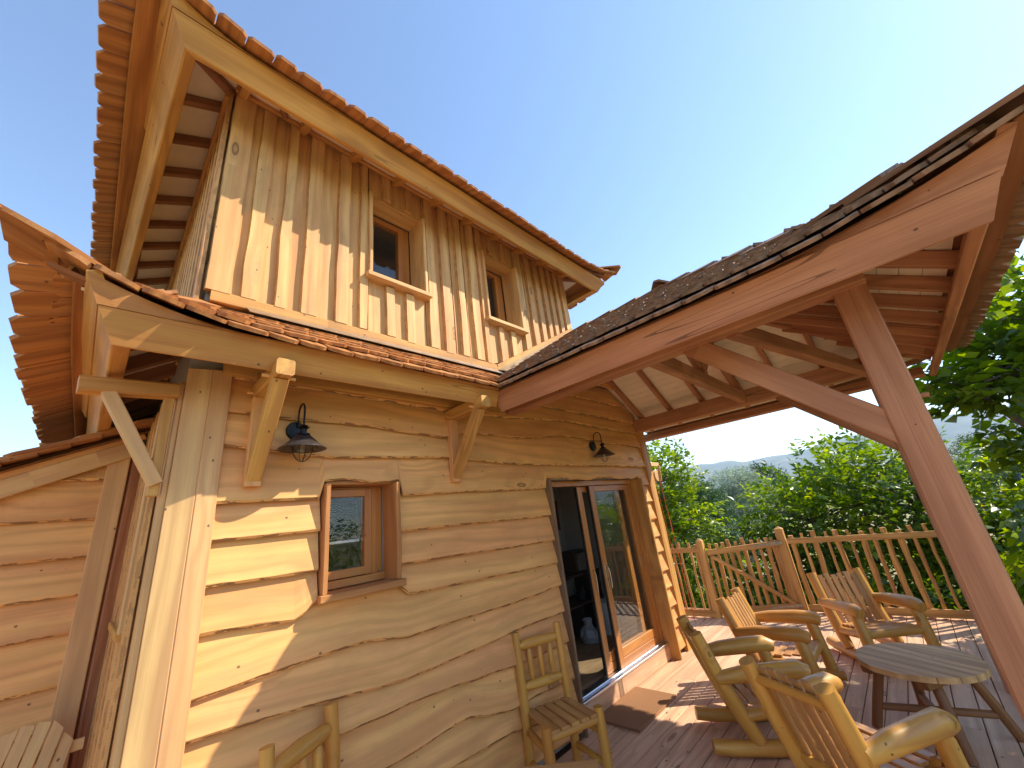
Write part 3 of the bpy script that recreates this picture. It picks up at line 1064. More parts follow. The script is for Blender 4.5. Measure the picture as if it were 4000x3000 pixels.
def build_openings():
    H = HOUSE
    window(1.10, 1.60, 1.655, 2.34, 1.505, 0.12, blind=True, sillx=0.012)
    window(1.405, 1.965, 4.19, 5.13, 1.88, 0.17, sillx=0.02, matr='cladding')
    window(2.845, 3.405, 4.19, 5.13, 3.32, 0.17, sillx=0.02, matr='cladding')
    # door surround
    part('door_jamb', 'jamb', H, lambda mb: mb.beam((3.4935, 0.012, 0.0), (3.4935, 0.012, 2.335), 0.036, 0.22, up=(0, 1, 0), seg=10, wob=0.008, ch=0.006))
    part('door_jamb', 'beam', H, lambda mb: mb.beam((5.632, 0.010, 0.0), (5.632, 0.010, 2.33), 0.045, 0.25, up=(0, 1, 0), seg=10, wob=0.007, ch=0.008))
    fr = MB()
    fr.box((3.513, 0.06, 2.27), (5.606, 0.14, 2.33))
    fr.box((5.53, 0.062, 0.21), (5.606, 0.14, 2.268))
    F = fr.build('door_frame', M['joinery'], H)
    boxp('threshold', 'alu', F, (3.513, 0.0, 0.175), (5.606, 0.05, 0.197), 0.002)
    boxp('threshold', 'alu', F, (3.513, 0.055, 0.178), (5.606, 0.085, 0.212), 0.002)
    boxp('threshold', 'alu', F, (3.513, 0.09, 0.175), (5.606, 0.17, 0.200), 0.002)
    beam('doorstep', 'deck', H, (3.513, 0.045, 0.086), (5.606, 0.045, 0.086), 0.075, 0.165)
    # two sliding leaves
    def leaf(x0, x1, y, nm):
        mb = MB()
        z0, z1 = 0.205, 2.262
        mb.box((x0, y, z0), (x0 + 0.10, y + 0.05, z1))
        mb.box((x1 - 0.09, y, z0), (x1, y + 0.05, z1))
        mb.box((x0 + 0.10, y, z1 - 0.07), (x1 - 0.09, y + 0.05, z1))
        L = mb.build(nm, M['joinery'], H)
        boxp('bottom_rail', 'joinery', L, (x0 + 0.101, y + 0.002, 0.205), (x1 - 0.091, y + 0.048, 0.293), 0.005)
        boxp('bottom_rail', 'joinery', L, (x0 + 0.101, y + 0.002, 0.296), (x1 - 0.091, y + 0.048, 0.395), 0.005)
        boxp('seal', 'rubber', L, (x0 - 0.012, y + 0.01, z0), (x0 - 0.0005, y + 0.04, z1), 0.001)
        w_, h_ = x1 - x0 - 0.192, z1 - 0.072 - 0.397
        g = MB()
        g.plate([(0, 0), (w_, 0), (w_, h_), (0, h_)], (x0 + 0.101, y + 0.022, 0.397), (1, 0, 0), (0, 0, 1), 0.006)
        g.build('pane', M['glass'], L)
        return L
    L1 = leaf(4.50, 5.528, 0.078, 'sliding_door')
    part('handle', 'steel', L1, lambda mb: (mb.box((4.53, 0.07, 1.02), (4.56, 0.078, 1.32)),
                                            mb.log([(4.545, 0.075, 1.27), (4.545, 0.035, 1.27), (4.545, 0.028, 1.22), (4.545, 0.024, 1.13), (4.545, 0.03, 1.04)], [0.008] * 5, 8, lump=0)), True)
    boxp('keyhole', 'rubber', L1, (4.537, 0.0685, 1.13), (4.553, 0.0702, 1.16), 0.001)
    boxp('latch', 'steel', L1, (5.495, 0.075, 1.15), (5.515, 0.08, 1.30), 0.001)
    L2 = leaf(4.30, 5.33, 0.135, 'sliding_door')
    part('handle', 'steel', L2, lambda mb: mb.log([(4.335, 0.134, 1.27), (4.335, 0.10, 1.27), (4.335, 0.095, 1.22), (4.335, 0.095, 1.10), (4.335, 0.10, 1.03)], [0.007] * 5, 8, lump=0), True)


def build_brackets():
    H = HOUSE
    for i, x in enumerate((0.64, 2.20)):
        b = part('bracket', 'beam', H, lambda mb: mb.beam((x, -0.02, 2.945), (x, -0.56, 2.945), 0.10, 0.10, ch=0.012))
        beam('strut', 'beam', b, (x, -0.47, 2.91), (x, -0.062, 2.37), 0.085, 0.075, up=(0, 1, 0.7))
        beam('bracket_post', 'siding', b, (x, -0.072, 2.33), (x, -0.072, 2.893), 0.09, 0.055, up=(0, 1, 0))
        beam('peg', 'siding', b, (x - 0.09, -0.44, 2.92), (x + 0.09, -0.44, 2.92), 0.02, 0.02, ch=0.006)
        beam('peg', 'siding', b, (x - 0.085, -0.10, 2.92), (x + 0.085, -0.10, 2.92), 0.02, 0.02, ch=0.006)
    # west bracket, seen left of the corner post
    b = part('bracket', 'beam', H, lambda mb: mb.beam((0.225, -0.02, 2.895), (-0.17, -0.06, 2.865), 0.09, 0.085, ch=0.012))
    beam('strut', 'post', b, (-0.06, -0.045, 2.85), (0.20, -0.02, 2.36), 0.06, 0.085, up=(0, 1, 0))
    beam('bracket_post', 'beam', b, (0.195, -0.01, 2.30), (0.195, -0.01, 2.85), 0.05, 0.05, up=(0, 1, 0))
    # log rail under the skirt eave along the wall
    beam('wall_plate', 'beam', H, (0.42, -0.075, 3.10), (2.9, -0.075, 3.10), 0.06, 0.15)


def build_roofs():
    H = HOUSE
    # ================= skirt roof: front and west
    def up1(u):     # u from corner
        t = max(0.0, 1 - u / 1.15)
        return 0.27 * t * t
    front = Slope((-0.42, -0.60, 3.05), (1, 0, 0), 3.35, (0, 0.60, 0.43),
                  lambda u: max(0.0, (u - 2.76) / 0.55), lambda u: max(0.0, min(1.0, u / 0.67)), up1)
    west = Slope((-0.42, -0.60, 3.05), (0, 1, 0), 5.6, (0.67, 0, 0.43),
                 lambda u: 0.0, lambda u: max(0.0, min(1.0, u / 0.60)), up1)
    R = front.sheet('skirt_roof', 'rafter', H, -0.004, 0.018, va=0.12)
    west.sheet('roof_sheet', 'shingle', R, -0.004, 0.018, va=0.25)
    front.sheet('soffit_panel', 'soffit', R, -0.030, 0.012, va=0.28)
    west.sheet('soffit_panel', 'soffit', R, -0.030, 0.012, va=0.57)
    front.shingles(R, 5, 0.118, 2, u0=0.0)
    west.shingles(R, 1, 0.14, 3.4, u1=5.4)
    west.shingles(R, 4, 0.14, 30.4, first=0.17)
    # fascia beams, leaning outwards with the roof
    TF, TW = V3((0, -0.40, 0.917)), V3((-0.40, 0, 0.917))
    beam('fascia_beam', 'beam', R, (-0.08, -0.475, 3.035), (2.40, -0.475, 3.035), 0.075, 0.18, up=TF, seg=6, wob=0.003, ch=0.006, mit0=lambda q: (q.y + 0.40, q.y, q.z))
    beam('fascia_beam', 'beam', R, (-0.075, -0.44, 3.035), (-0.135, 5.0, 3.035), 0.075, 0.18, up=TW, ch=0.006, mit0=lambda q: (q.x, q.x - 0.40, q.z))
    def wedge(name, mat, parent, S_, v, corner, far_pt, uc, uf_, thick, C, n=16):
        """board between the top of the fascia beam (corner..far_pt) and the underside of the shingles"""
        corner, far_pt = V3(corner), V3(far_pt)
        vs, gs, fs = [], [], []
        nrm = None
        for i in range(n + 1):
            t = (i / n) ** 1.2
            B = corner.lerp(far_pt, t)
            T = S_.P(uc + (uf_ - uc) * t, v, -0.012)
            if i == 0:
                dC = V3(C) - T
            T = T + dC * (1 - t) ** 5
            if (T - B).z < 0.004:
                T = B + V3((0, 0, 0.004))
            if nrm is None:
                nrm = (far_pt - corner).normalized().cross(T - B).normalized()
                if nrm.dot(S_.wh) > 0:
                    nrm = -nrm
            for p, o in ((B, 0), (T, 0), (B, thick), (T, thick)):
                vs.append(p - nrm * o)
            L = (B - corner).length
            h = (T - B).length
            gs += [(L, 0, 0), (L, h, 0), (L, 0, thick), (L, h, thick)]
        for i in range(n):
            a = i * 4
            fs += [(a, a + 4, a + 5, a + 1), (a + 2, a + 3, a + 7, a + 6), (a + 1, a + 5, a + 7, a + 3), (a, a + 2, a + 6, a + 4)]
        fs += [(0, 1, 3, 2), (n * 4, n * 4 + 2, n * 4 + 3, n * 4 + 1)]
        mb = MB()
        mb.add(vs, fs, gs)
        return mb.build(name, M[mat], parent)
    wedge('fascia_wedge', 'beam', R, front, 0.10, (-0.148, -0.548, 3.10), (1.5, -0.548, 3.10), 0.16, 1.92, 0.05, (-0.205, -0.59, 3.235))
    wedge('fascia_wedge', 'beam', R, west, 0.30, (-0.148, -0.548, 3.10), (-0.175, 1.5, 3.10), 0.06, 2.1, 0.05, (-0.205, -0.59, 3.235))
    # rafters of the skirt
    for k in range(7):
        x = 0.36 + k * 0.34
        beam('rafter', 'rafter', R, front.P(x + 0.42, 0.24, -0.085), front.P(x + 0.42, 0.98, -0.085), 0.05, 0.08)
    for k in range(13):
        y = 0.12 + k * 0.38
        beam('rafter', 'rafter', R, west.P(y + 0.6, 0.36, -0.085), west.P(y + 0.6, 0.99, -0.085), 0.055, 0.09)
    beam('hip_rafter', 'rafter', R, (-0.02, -0.36, 3.16), (0.25, -0.02, 3.38), 0.05, 0.08)
    # hip caps
    for k in range(4):
        a = front.P(0.02 + 0.15 * k, max(0, 0.02 + 0.24 * k - 0.05), 0.07)
        b = front.P(0.02 + 0.15 * (k + 2.3), 0.02 + 0.24 * (k + 2.2), 0.055)
        d = (b - a).normalized()
        for s_ in (-1, 1):
            sd_ = V3((0.7, -0.6, 0)).normalized() * s_
            sd2 = (sd_ + V3((0, 0, -0.55))).normalized()
            mb = MB()
            w = 0.115
            L = (b - a).length
            o = [(0, 0), (0.05, w), (L, w), (L, 0)] if k else [(-0.10, 0), (0.03, w), (L, w), (L, 0)]
            if s_ > 0:
                mb.plate(o, a, d, sd2, 0.02)
            else:
                mb.plate([(p, q) for p, q in o][::-1], a, d, sd2, -0.02)
            mb.build('hip_cap', M['shingle'], R)

    # ================= porch roof
    EZ = 3.03
    def upP(L, a, b, h=0.19):
        def f(u):
            z = 0
            if a:
                t = max(0, 1 - u / 1.3)
                z += h * t * t
            if b:
                t = max(0, 1 - (L - u) / 1.3)
                z += h * t * t
            return z
        return f
    half, rise = 2.16, 1.33
    yE = -3.74
    near = Slope((2.30, yE - 0.10, EZ), (0, 1, 0), 3.80, (half, 0, rise),
                 lambda u: max(0.0, (u - 3.22) / 2.33), lambda u: max(0.0, min(1.0, u / 2.26)), upP(3.8, True, False), 0.35)
    # vertical cut at the upper wall: keep below Y=-0.03 there
    far = Slope((6.62, yE, EZ), (0, 1, 0), 3.76, (-half, 0, rise),
                lambda u: 0.0, lambda u: max(0.0, min(1.0, u / 2.16)), upP(3.76, True, False), 0.35)
    end = Slope((2.20, yE, EZ), (1, 0, 0), 4.52, (0, 2.16, rise),
                lambda u: 0.0, lambda u: max(0.0, min(1.0, min(u, 4.52 - u) / 2.26)), upP(4.52, True, True), 0.35)
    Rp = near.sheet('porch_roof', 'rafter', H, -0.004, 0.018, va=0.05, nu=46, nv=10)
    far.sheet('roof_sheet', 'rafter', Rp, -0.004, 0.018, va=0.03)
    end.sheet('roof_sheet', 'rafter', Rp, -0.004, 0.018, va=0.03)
    near.shingles(Rp, 6, 0.145, 2.2, lift=0.032)
    near.shingles(Rp, 14, 0.145, 40.0, first=6 * 0.145 / near.wl, lift=0.032)
    end.shingles(Rp, 1, 0.13, 3.1, u1=4.5)
    end.shingles(Rp, 20, 0.13, 60, first=0.13 / end.wl)
    far.shingles(Rp, 20, 0.13, 80)
    # white soffit boards, laid parallel to the eaves, with open joints
    def soffit(S_, v0, v1, w=0.115, name='soffit_board', nv0=0.0):
        nb = int((v1 - v0) * S_.wl / w)
        for i in range(nb):
            va, vb = v0 + i * w / S_.wl, v0 + (i + 1) * w / S_.wl - 0.004 / S_.wl
            us = [S_.L * k / 60 for k in range(61)]
            ok = [u for u in us if S_.vmax(u) >= vb and S_.vmin(u) <= va + 0.02]
            if len(ok) < 2:
                continue
            ua, ub = ok[0], ok[-1]
            mb = MB()
            n = 8
            vs, fs, gs = [], [], []
            for k in range(n + 1):
                u = ua + (ub - ua) * k / n
                for v, o in ((va, -0.026), (vb, -0.026), (vb, -0.038), (va, -0.038)):
                    vs.append(S_.P(u, v, o))
                    gs.append((u, v, 0))
            for k in range(n):
                for q in range(4):
                    a = k * 4 + q
                    b = k * 4 + (q + 1) % 4
                    fs.append((a, b, b + 4, a + 4))
            fs.append((3, 2, 1, 0))
            fs.append((n * 4, n * 4 + 1, n * 4 + 2, n * 4 + 3))
            mb.add(vs, fs, gs)
            mb.build(name, M['soffit'], Rp)
    soffit(near, 0.08, 0.98)
    soffit(far, 0.08, 0.98)
    soffit(end, 0.10, 0.97)
    # fascia beams round the porch
    zf = 2.998
    TN, TE, TFa = V3((-0.40, 0, 0.917)), V3((0, -0.40, 0.917)), V3((0.40, 0, 0.917))
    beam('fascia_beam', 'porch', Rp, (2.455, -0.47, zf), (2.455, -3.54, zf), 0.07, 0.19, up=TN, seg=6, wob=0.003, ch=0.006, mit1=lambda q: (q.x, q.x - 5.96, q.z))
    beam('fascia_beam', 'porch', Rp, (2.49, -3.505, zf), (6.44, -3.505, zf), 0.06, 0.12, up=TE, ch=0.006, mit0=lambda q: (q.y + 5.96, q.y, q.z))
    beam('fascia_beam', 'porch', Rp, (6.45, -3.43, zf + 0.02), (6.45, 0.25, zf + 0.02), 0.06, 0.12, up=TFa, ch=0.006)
    wedge('fascia_wedge', 'porch', Rp, near, 0.045, (2.381, -3.585, 3.07), (2.381, -2.1, 3.07), 0.16, 1.76, 0.05, (2.31, -3.655, 3.20))
    wedge('fascia_wedge', 'porch', Rp, end, 0.07, (2.395, -3.57, 3.045), (3.9, -3.566, 3.045), 0.16, 1.70, 0.05, (2.31, -3.655, 3.20))
    # rafters
    for k in range(7):
        y = -0.15 - k * 0.49
        u = y - yE
        vt = min(0.97, u / 2.16 - 0.02)
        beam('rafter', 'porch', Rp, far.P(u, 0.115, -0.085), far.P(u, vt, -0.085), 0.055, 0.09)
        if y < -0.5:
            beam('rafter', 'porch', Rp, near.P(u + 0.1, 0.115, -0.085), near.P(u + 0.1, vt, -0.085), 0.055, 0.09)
        else:
            beam('rafter', 'porch', Rp, near.P(u + 0.1, max(0.2, near.vmin(u + 0.1)), -0.085), near.P(u + 0.1, vt, -0.085), 0.055, 0.09)
    for k in range(9):
        x = 2.86 + k * 0.42
        u = x - 2.20
        vt = min(0.97, min(u, 4.52 - u) / 2.26 - 0.01)
        beam('rafter', 'porch', Rp, end.P(u, 0.085, -0.088), end.P(u, vt, -0.088), 0.055, 0.095)
    for s_, Sx in ((1, near), (-1, far)):
        cx = 2.30 if s_ > 0 else 6.62
        beam('hip_rafter', 'porch', Rp, (cx + s_ * 0.25, yE + 0.25, EZ + 0.16), (4.46, yE + 2.16, EZ + rise - 0.12), 0.06, 0.12)
    beam('ridge_beam', 'porch', Rp, (4.46, yE + 2.1, EZ + rise - 0.12), (4.46, 0.0, EZ + rise - 0.12), 0.07, 0.14)
    # plate on the near side, purlin on the far side, end plate
    beam('plate_beam', 'porch', Rp, (3.02, 0.03, 3.135), (3.02, -3.10, 3.135), 0.15, 0.19, ch=0.008)
    beam('plate_beam', 'porch', Rp, (5.97, 0.03, 3.155), (5.97, -3.10, 3.155), 0.13, 0.20, ch=0.008)
    beam('plate_beam', 'porch', Rp, (3.10, -3.01, 3.17), (5.90, -3.01, 3.17), 0.12, 0.14, ch=0.008)
    # posts and braces
    beam('porch_post', 'porch', H, (3.10, -3.015, 0.0), (3.10, -3.015, 3.04), 0.165, 0.165, up=(0, 1, 0), ch=0.010)
    beam('porch_post', 'porch', H, (5.99, -3.015, 0.0), (5.99, -3.015, 3.05), 0.14, 0.15, up=(0, 1, 0), ch=0.008)
    beam('brace', 'porch', H, (3.07, -3.00, 2.14), (3.07, -2.02, 3.08), 0.075, 0.15, ch=0.006)
    beam('brace', 'porch', H, (5.97, -3.0, 2.21), (5.97, -2.08, 3.08), 0.07, 0.14, ch=0.006)
    beam('brace', 'porch', H, (3.18, -3.01, 2.35), (3.85, -3.01, 3.09), 0.07, 0.13, up=(0, 0, 1), ch=0.006)
    beam('peg', 'porch', H, (3.10, -3.08, 2.34), (3.10, -3.135, 2.335), 0.025, 0.025, ch=0.006)
    # truss: tie beam, king post, struts, principal rafters
    beam('dragon_beam', 'porch', H, (3.05, -2.33, 3.08), (5.92, -2.97, 3.08), 0.09, 0.12, ch=0.006)
    T = part('truss', 'porch', H, lambda mb: mb.beam((3.10, -1.67, 3.14), (5.90, -1.67, 3.16), 0.09, 0.15, ch=0.008))
    beam('king_post', 'porch', T, (4.46, -1.67, 3.22), (4.46, -1.67, 4.22), 0.10, 0.10, up=(0, 1, 0))
    beam('strut', 'porch', T, (4.52, -1.67, 3.30), (5.15, -1.67, 3.80), 0.07, 0.09)
    beam('strut', 'porch', T, (4.40, -1.67, 3.30), (3.77, -1.67, 3.80), 0.07, 0.09)
    beam('principal_rafter', 'porch', T, (5.92, -1.67, 3.23), (4.50, -1.67, 4.13), 0.08, 0.12)
    beam('principal_rafter', 'porch', T, (3.04, -1.67, 3.23), (4.42, -1.67, 4.13), 0.08, 0.12)
    # hip and ridge caps
    def caps(a, b, n, w=0.15, lift=0.03, over=1.35, side=V3((1, 0, 0))):
        a, b = V3(a), V3(b)
        d = (b - a) / n
        for i in range(n):
            p = a + d * i + V3((0, 0, 0.055))
            q = a + d * (i + over) + V3((0, 0, 0.02))
            ax = (q - p)
            L = ax.length
            ax.normalize()
            for s_ in (-1, 1):
                sd_ = ax.cross(V3((0, 0, 1))).normalized() * s_
                sd2 = (sd_ + V3((0, 0, -0.5))).normalized()
                mb = MB()
                o = [(0, 0), (0, w), (L, w), (L, 0)]
                if s_ > 0:
                    mb.plate(o[::-1], p, ax, sd2, -0.024)
                else:
                    mb.plate(o, p, ax, sd2, 0.024)
                mb.build('ridge_cap', M['shingle_old'], Rp)
    caps((2.22, yE - 0.10, EZ + 0.20), (3.1, yE + 0.80, EZ + 0.535), 2)
    caps((3.1, yE + 0.80, EZ + 0.535), (4.46, yE + 2.16, EZ + rise + 0.055), 4)
    caps((6.56, yE + 0.06, EZ + 0.42), (5.8, yE + 0.80, EZ + 0.60), 2)
    caps((5.8, yE + 0.80, EZ + 0.58), (4.46, yE + 2.16, EZ + rise + 0.04), 4)
    caps((4.46, yE + 2.16, EZ + rise + 0.03), (4.46, -0.1, EZ + rise + 0.03), 4)

    # ================= upper roof
    UZ = 5.23
    Lf = 5.64
    def upU(L, h=0.20, r=1.0):
        def f(u):
            t = max(0, 1 - u / r)
            t2 = max(0, 1 - (L - u) / r)
            return h * (t * t + t2 * t2)
        return f
    uf = Slope((-0.47, -0.66, UZ), (1, 0, 0), Lf, (0, 2.82, 1.46), lambda u: 0.0, lambda u: max(0.0, min(1.0, min(u, Lf - u) / 2.82)), upU(Lf))
    Lw = 6.0
    uw = Slope((-0.47, -0.66, UZ), (0, 1, 0), Lw, (2.82, 0, 1.46), lambda u: 0.0, lambda u: max(0.0, min(1.0, min(u, Lw - u) / 2.82)), upU(Lw))
    ue = Slope((-0.47 + Lf, -0.66, UZ), (0, 1, 0), Lw, (-2.82, 0, 1.46), lambda u: 0.0, lambda u: max(0.0, min(1.0, min(u, Lw - u) / 2.82)), upU(Lw))
    ub = Slope((-0.47, -0.66 + Lw, UZ), (1, 0, 0), Lf, (0, -2.82, 1.46), lambda u: 0.0, lambda u: max(0.0, min(1.0, min(u, Lf - u) / 2.82)), upU(Lf))
    Ru = uf.sheet('upper_roof', 'rafter', H, -0.004, 0.02, va=0.045)
    for s_ in (uw, ue, ub):
        s_.sheet('roof_sheet', 'shingle', Ru, -0.004, 0.02, va=0.045)
    uf.shingles(Ru, 1, 0.15, 1)
    uf.shingles(Ru, 3, 0.15, 20, first=0.15 / uf.wl)
    uw.shingles(Ru, 1, 0.15, 1.5)
    ue.shingles(Ru, 1, 0.15, 3.7)
    uw.shingles(Ru, 3, 0.15, 31, first=0.15 / uw.wl)
    ue.shingles(Ru, 3, 0.15, 32, first=0.15 / uw.wl)
    for s_ in (uf, uw, ue):
        s_.sheet('soffit_panel', 'soffit', Ru, -0.030, 0.012, va=0.122, vb=0.30)
    # fascia beams
    zf = 5.28
    UF, UW, UE = V3((0, -0.5, 0.866)), V3((-0.5, 0, 0.866)), V3((0.5, 0, 0.866))
    zf = 5.214
    beam('fascia_beam', 'beam', Ru, (-0.09, -0.46, zf), (4.97, -0.46, zf), 0.075, 0.20, up=UF, seg=8, wob=0.003, ch=0.008, mit0=lambda q: (q.y + 0.37, q.y, q.z), mit1=lambda q: (4.45 - q.y, q.y, q.z))
    beam('fascia_beam', 'beam', Ru, (-0.09, -0.50, zf), (-0.275, 4.6, zf), 0.075, 0.20, up=UW, ch=0.008, mit0=lambda q: (q.x, q.x - 0.37, q.z))
    beam('fascia_beam', 'beam', Ru, (4.91, -0.45, zf), (4.91, 4.6, zf), 0.075, 0.20, up=UE, ch=0.008, mit0=lambda q: (q.x, 4.45 - q.x, q.z))
    wedge('fascia_wedge', 'beam', Ru, uf, 0.045, (-0.175, -0.545, 5.286), (1.1, -0.545, 5.286), 0.12, 1.57, 0.04, (-0.235, -0.602, 5.42))
    wedge('fascia_wedge', 'beam', Ru, uw, 0.082, (-0.175, -0.545, 5.286), (-0.205, 0.6, 5.286), 0.06, 1.26, 0.04, (-0.235, -0.602, 5.42))
    for k in range(11):
        x = 0.30 + k * 0.455
        if x > 4.6:
            break
        beam('rafter', 'beam', Ru, uf.P(x + 0.47, 0.085, -0.08), uf.P(x + 0.47, 0.23, -0.08), 0.06, 0.075)
    for k in range(11):
        y = 0.18 + k * 0.43
        beam('rafter', 'rafter', Ru, uw.P(y + 0.66, 0.09, -0.08), uw.P(y + 0.66, 0.25, -0.08), 0.055, 0.075)
        beam('rafter', 'beam', Ru, ue.P(y + 0.66, 0.09, -0.08), ue.P(y + 0.66, 0.22, -0.08), 0.055, 0.075)
    beam('hip_rafter', 'rafter', Ru, uf.P(0.27, 0.09, -0.09), (0.27, 0.02, 5.50), 0.06, 0.08)
    beam('rafter', 'rafter', Ru, (0.16, -0.42, 5.32), (0.33, -0.03, 5.50), 0.045, 0.07)
    beam('rafter', 'rafter', Ru, (0.45, -0.42, 5.32), (0.62, -0.06, 5.49), 0.045, 0.07)
    beam('hip_rafter', 'rafter', Ru, uf.P(Lf - 0.27, 0.09, -0.09), (4.57, 0.02, 5.50), 0.06, 0.08)
    # corner cap planks at the two visible hips
    for (cx, s_) in ((-0.47, 1), (-0.47 + Lf, -1)):
        for k in range(3):
            Sx, uu = (uf, 0.0) if s_ > 0 else (uf, Lf)
            va_, vb_ = max(0.0, 0.085 * k - 0.005), 0.085 * k + 0.13
            a = Sx.P(uu + s_ * 2.82 * va_, va_, 0.075)
            b = Sx.P(uu + s_ * 2.82 * vb_, vb_, 0.06)
            if k == 0:
                a = a + V3((-s_ * 0.06, -0.06, 0.03))
            d = (b - a).normalized()
            for q in (-1, 1):
                sd_ = d.cross(V3((0, 0, 1))).normalized() * q
                sd2 = (sd_ + V3((0, 0, -0.5))).normalized()
                mb = MB()
                L = (b - a).length
                o = [(0, 0), (0.06, 0.13), (L, 0.13), (L, 0)]
                if q > 0:
                    mb.plate(o[::-1], a, d, sd2, -0.022)
                else:
                    mb.plate(o, a, d, sd2, 0.022)
                mb.build('hip_cap', M['shingle'], Ru)


build_setting()
build_walls()
build_openings()
build_roofs()
build_brackets()
flush_shingles()

# ------------------------------------------------------------------ lean-to on the west side
def build_leanto():
    Lo = thing('lean_to_cabin', (-1.4, 2.5, 0), 'low wooden lean-to with pinkish siding and shingled roof left of the corner post', 'shed', fix=True)
    Y = 1.5
    boxp('wall', 'rafter', Lo, (-3.0, Y + 0.005, -0.2), (0.20, Y + 0.12, 1.75), 0)
    part('wall', 'rafter', Lo, lambda mb: mb.plate([(0, 0), (3.2, 0), (3.2, 1.12), (0, -0.30)], (-3.0, Y + 0.12, 1.755), (1, 0, 0), (0, 0, 1), 0.11))
    slope = (2.807 - 2.496) / 0.65
    vb = lambda x: 2.80 + slope * (x - 0.176)
    zs = [2.60, 2.32, 2.062, 1.818, 1.579, 1.276, 1.03, 0.78, 0.52, 0.26, 0.02]
    pz = 2.86
    for z in zs:
        x0 = -3.0 if z < 1.2 else max(-3.0, 0.176 + (z - 2.80) / slope - 0.4)
        siding_board(Lo, x0, 0.03, (lambda x, z=z: z), (lambda x, q=pz, z=z: max(z + 0.02, min(q + 0.04, vb(x) + 0.06))), y=Y, amp=0.008, mat='siding')
        pz = z
    mb = MB()
    mb.beam((0.065, Y - 0.05, -0.2), (0.065, Y - 0.05, 2.78), 0.125, 0.06, up=(0, 1, 0))
    mb.build('corner_post', M['post'], Lo)
    mb = MB()
    mb.beam((0.168, Y - 0.02, -0.2), (0.168, Y - 0.02, 2.78), 0.08, 0.06, up=(-0.5, 1, 0))
    mb.build('corner_post', M['porch'], Lo)
    # verge boards (two layers, slightly curved)
    for (o, h, y, mt) in ((0.055, 0.12, Y - 0.09, 'post'), (0.15, 0.07, Y - 0.075, 'siding')):
        pts = [(x, y, vb(x) + o + 0.015 * math.sin((x + 0.6) * 2.0)) for x in (-2.2, -1.6, -1.1, -0.7, -0.35, -0.05, 0.18)]
        mb = MB()
        for p, q in zip(pts, pts[1:]):
            mb.beam(p, q, 0.035, h, ch=0.004, off=p[0])
        mb.build('verge_board', M[mt], Lo)
    RS = Slope((-2.2, Y - 0.16, vb(-2.2) + 0.20), (0, 1, 0), 3.2, (2.38, 0, 2.38 * slope), lambda u: 0, lambda u: 1, lambda u: 0)
    R = RS.sheet('roof', 'rafter', Lo, -0.004, 0.02)
    dv = 0.16 / RS.wl
    v = 0.0
    row = 0
    stuff = MB()
    while v < 0.98:
        u = 0.0
        first = True
        while u < 2.4:
            k = random.randrange(7)
            w, L, smb = SHM[k]
            p0, p1 = RS.P(u, v, 0.045), RS.P(u, min(1.1, v + L / RS.wl), 0.01)
            ex = (p1 - p0).normalized()
            ey = V3((0, 1, 0))
            ez = ex.cross(ey)
            if ez.z < 0:
                ey = -ey
                ez = -ez
            mt = Matrix(((ex.x, ey.x, ez.x, p0.x), (ex.y, ey.y, ez.y, p0.y), (ex.z, ey.z, ez.z, p0.z), (0, 0, 0, 1)))
            if u < 0.5:
                put('shingle', SHME[k], None, R, mt)
            else:
                stuff.tone = random.random()
                stuff.add([mt @ V3(q) for q in smb.v], smb.f, smb.g)
            u += w + 0.006
        v += dv
        row += 1
    o = stuff.build('shingle_field', M['shingle'], R)
    o['kind'] = 'stuff'
build_leanto()

# ------------------------------------------------------------------ deck
def build_deck():
    D = boxp('deck', 'rafter', None, (-3.0, -3.62, -0.30), (8.50, 1.48, -0.060), 0)
    # trim the plate beyond the slanted gate side is under the planks, dark joist level
    tag(D, kind='structure')
    def xmax(y):
        if y < -1.05:
            return 8.52
        if y < 0.05:
            return 8.52 - 0.72 * (y + 1.05) / 1.1
        return 7.78
    y = -3.62
    pitch = 0.1485
    cuts = [2.35, 5.1, 4.2, 3.3, 6.2]
    k = 0
    while y < 1.42:
        segs = []
        xm = xmax(y + 0.07)
        if y > -0.09:
            segs = [(-2.9, 0.20), (6.18, xm)]
            if y < 0.10:
                segs = [(-2.9, 0.20), (3.5, xm)]
        else:
            c = cuts[k % 5]
            segs = [(-2.9, c), (c + 0.004, xm)]
        for a, b in segs:
            if a > b:
                continue
            dz = random.uniform(-0.0015, 0.0015)
            mb = MB()
            mb.beam((a, y + pitch / 2, -0.018 + dz), (b, y + pitch / 2, -0.018 + dz), pitch - 0.007, 0.036, ch=0.004)
            mb.build('plank', M['deck'], D)
        y += pitch
        k += 1
build_deck()

# ------------------------------------------------------------------ fence and gate
def picket(mb, x, y, z0, z1, r, rnd):
    n = 7
    pts, rad = [], []
    lx, ly = rnd.uniform(-0.02, 0.02), rnd.uniform(-0.02, 0.02)
    for i in range(n):
        t = i / (n - 1)
        pts.append((x + lx * t + rnd.uniform(-0.008, 0.008), y + ly * t + rnd.uniform(-0.008, 0.008), z0 + (z1 - z0) * t))
        rad.append(r * rnd.uniform(0.85, 1.15))
    mb.log(pts, rad, 6, lump=0.18)


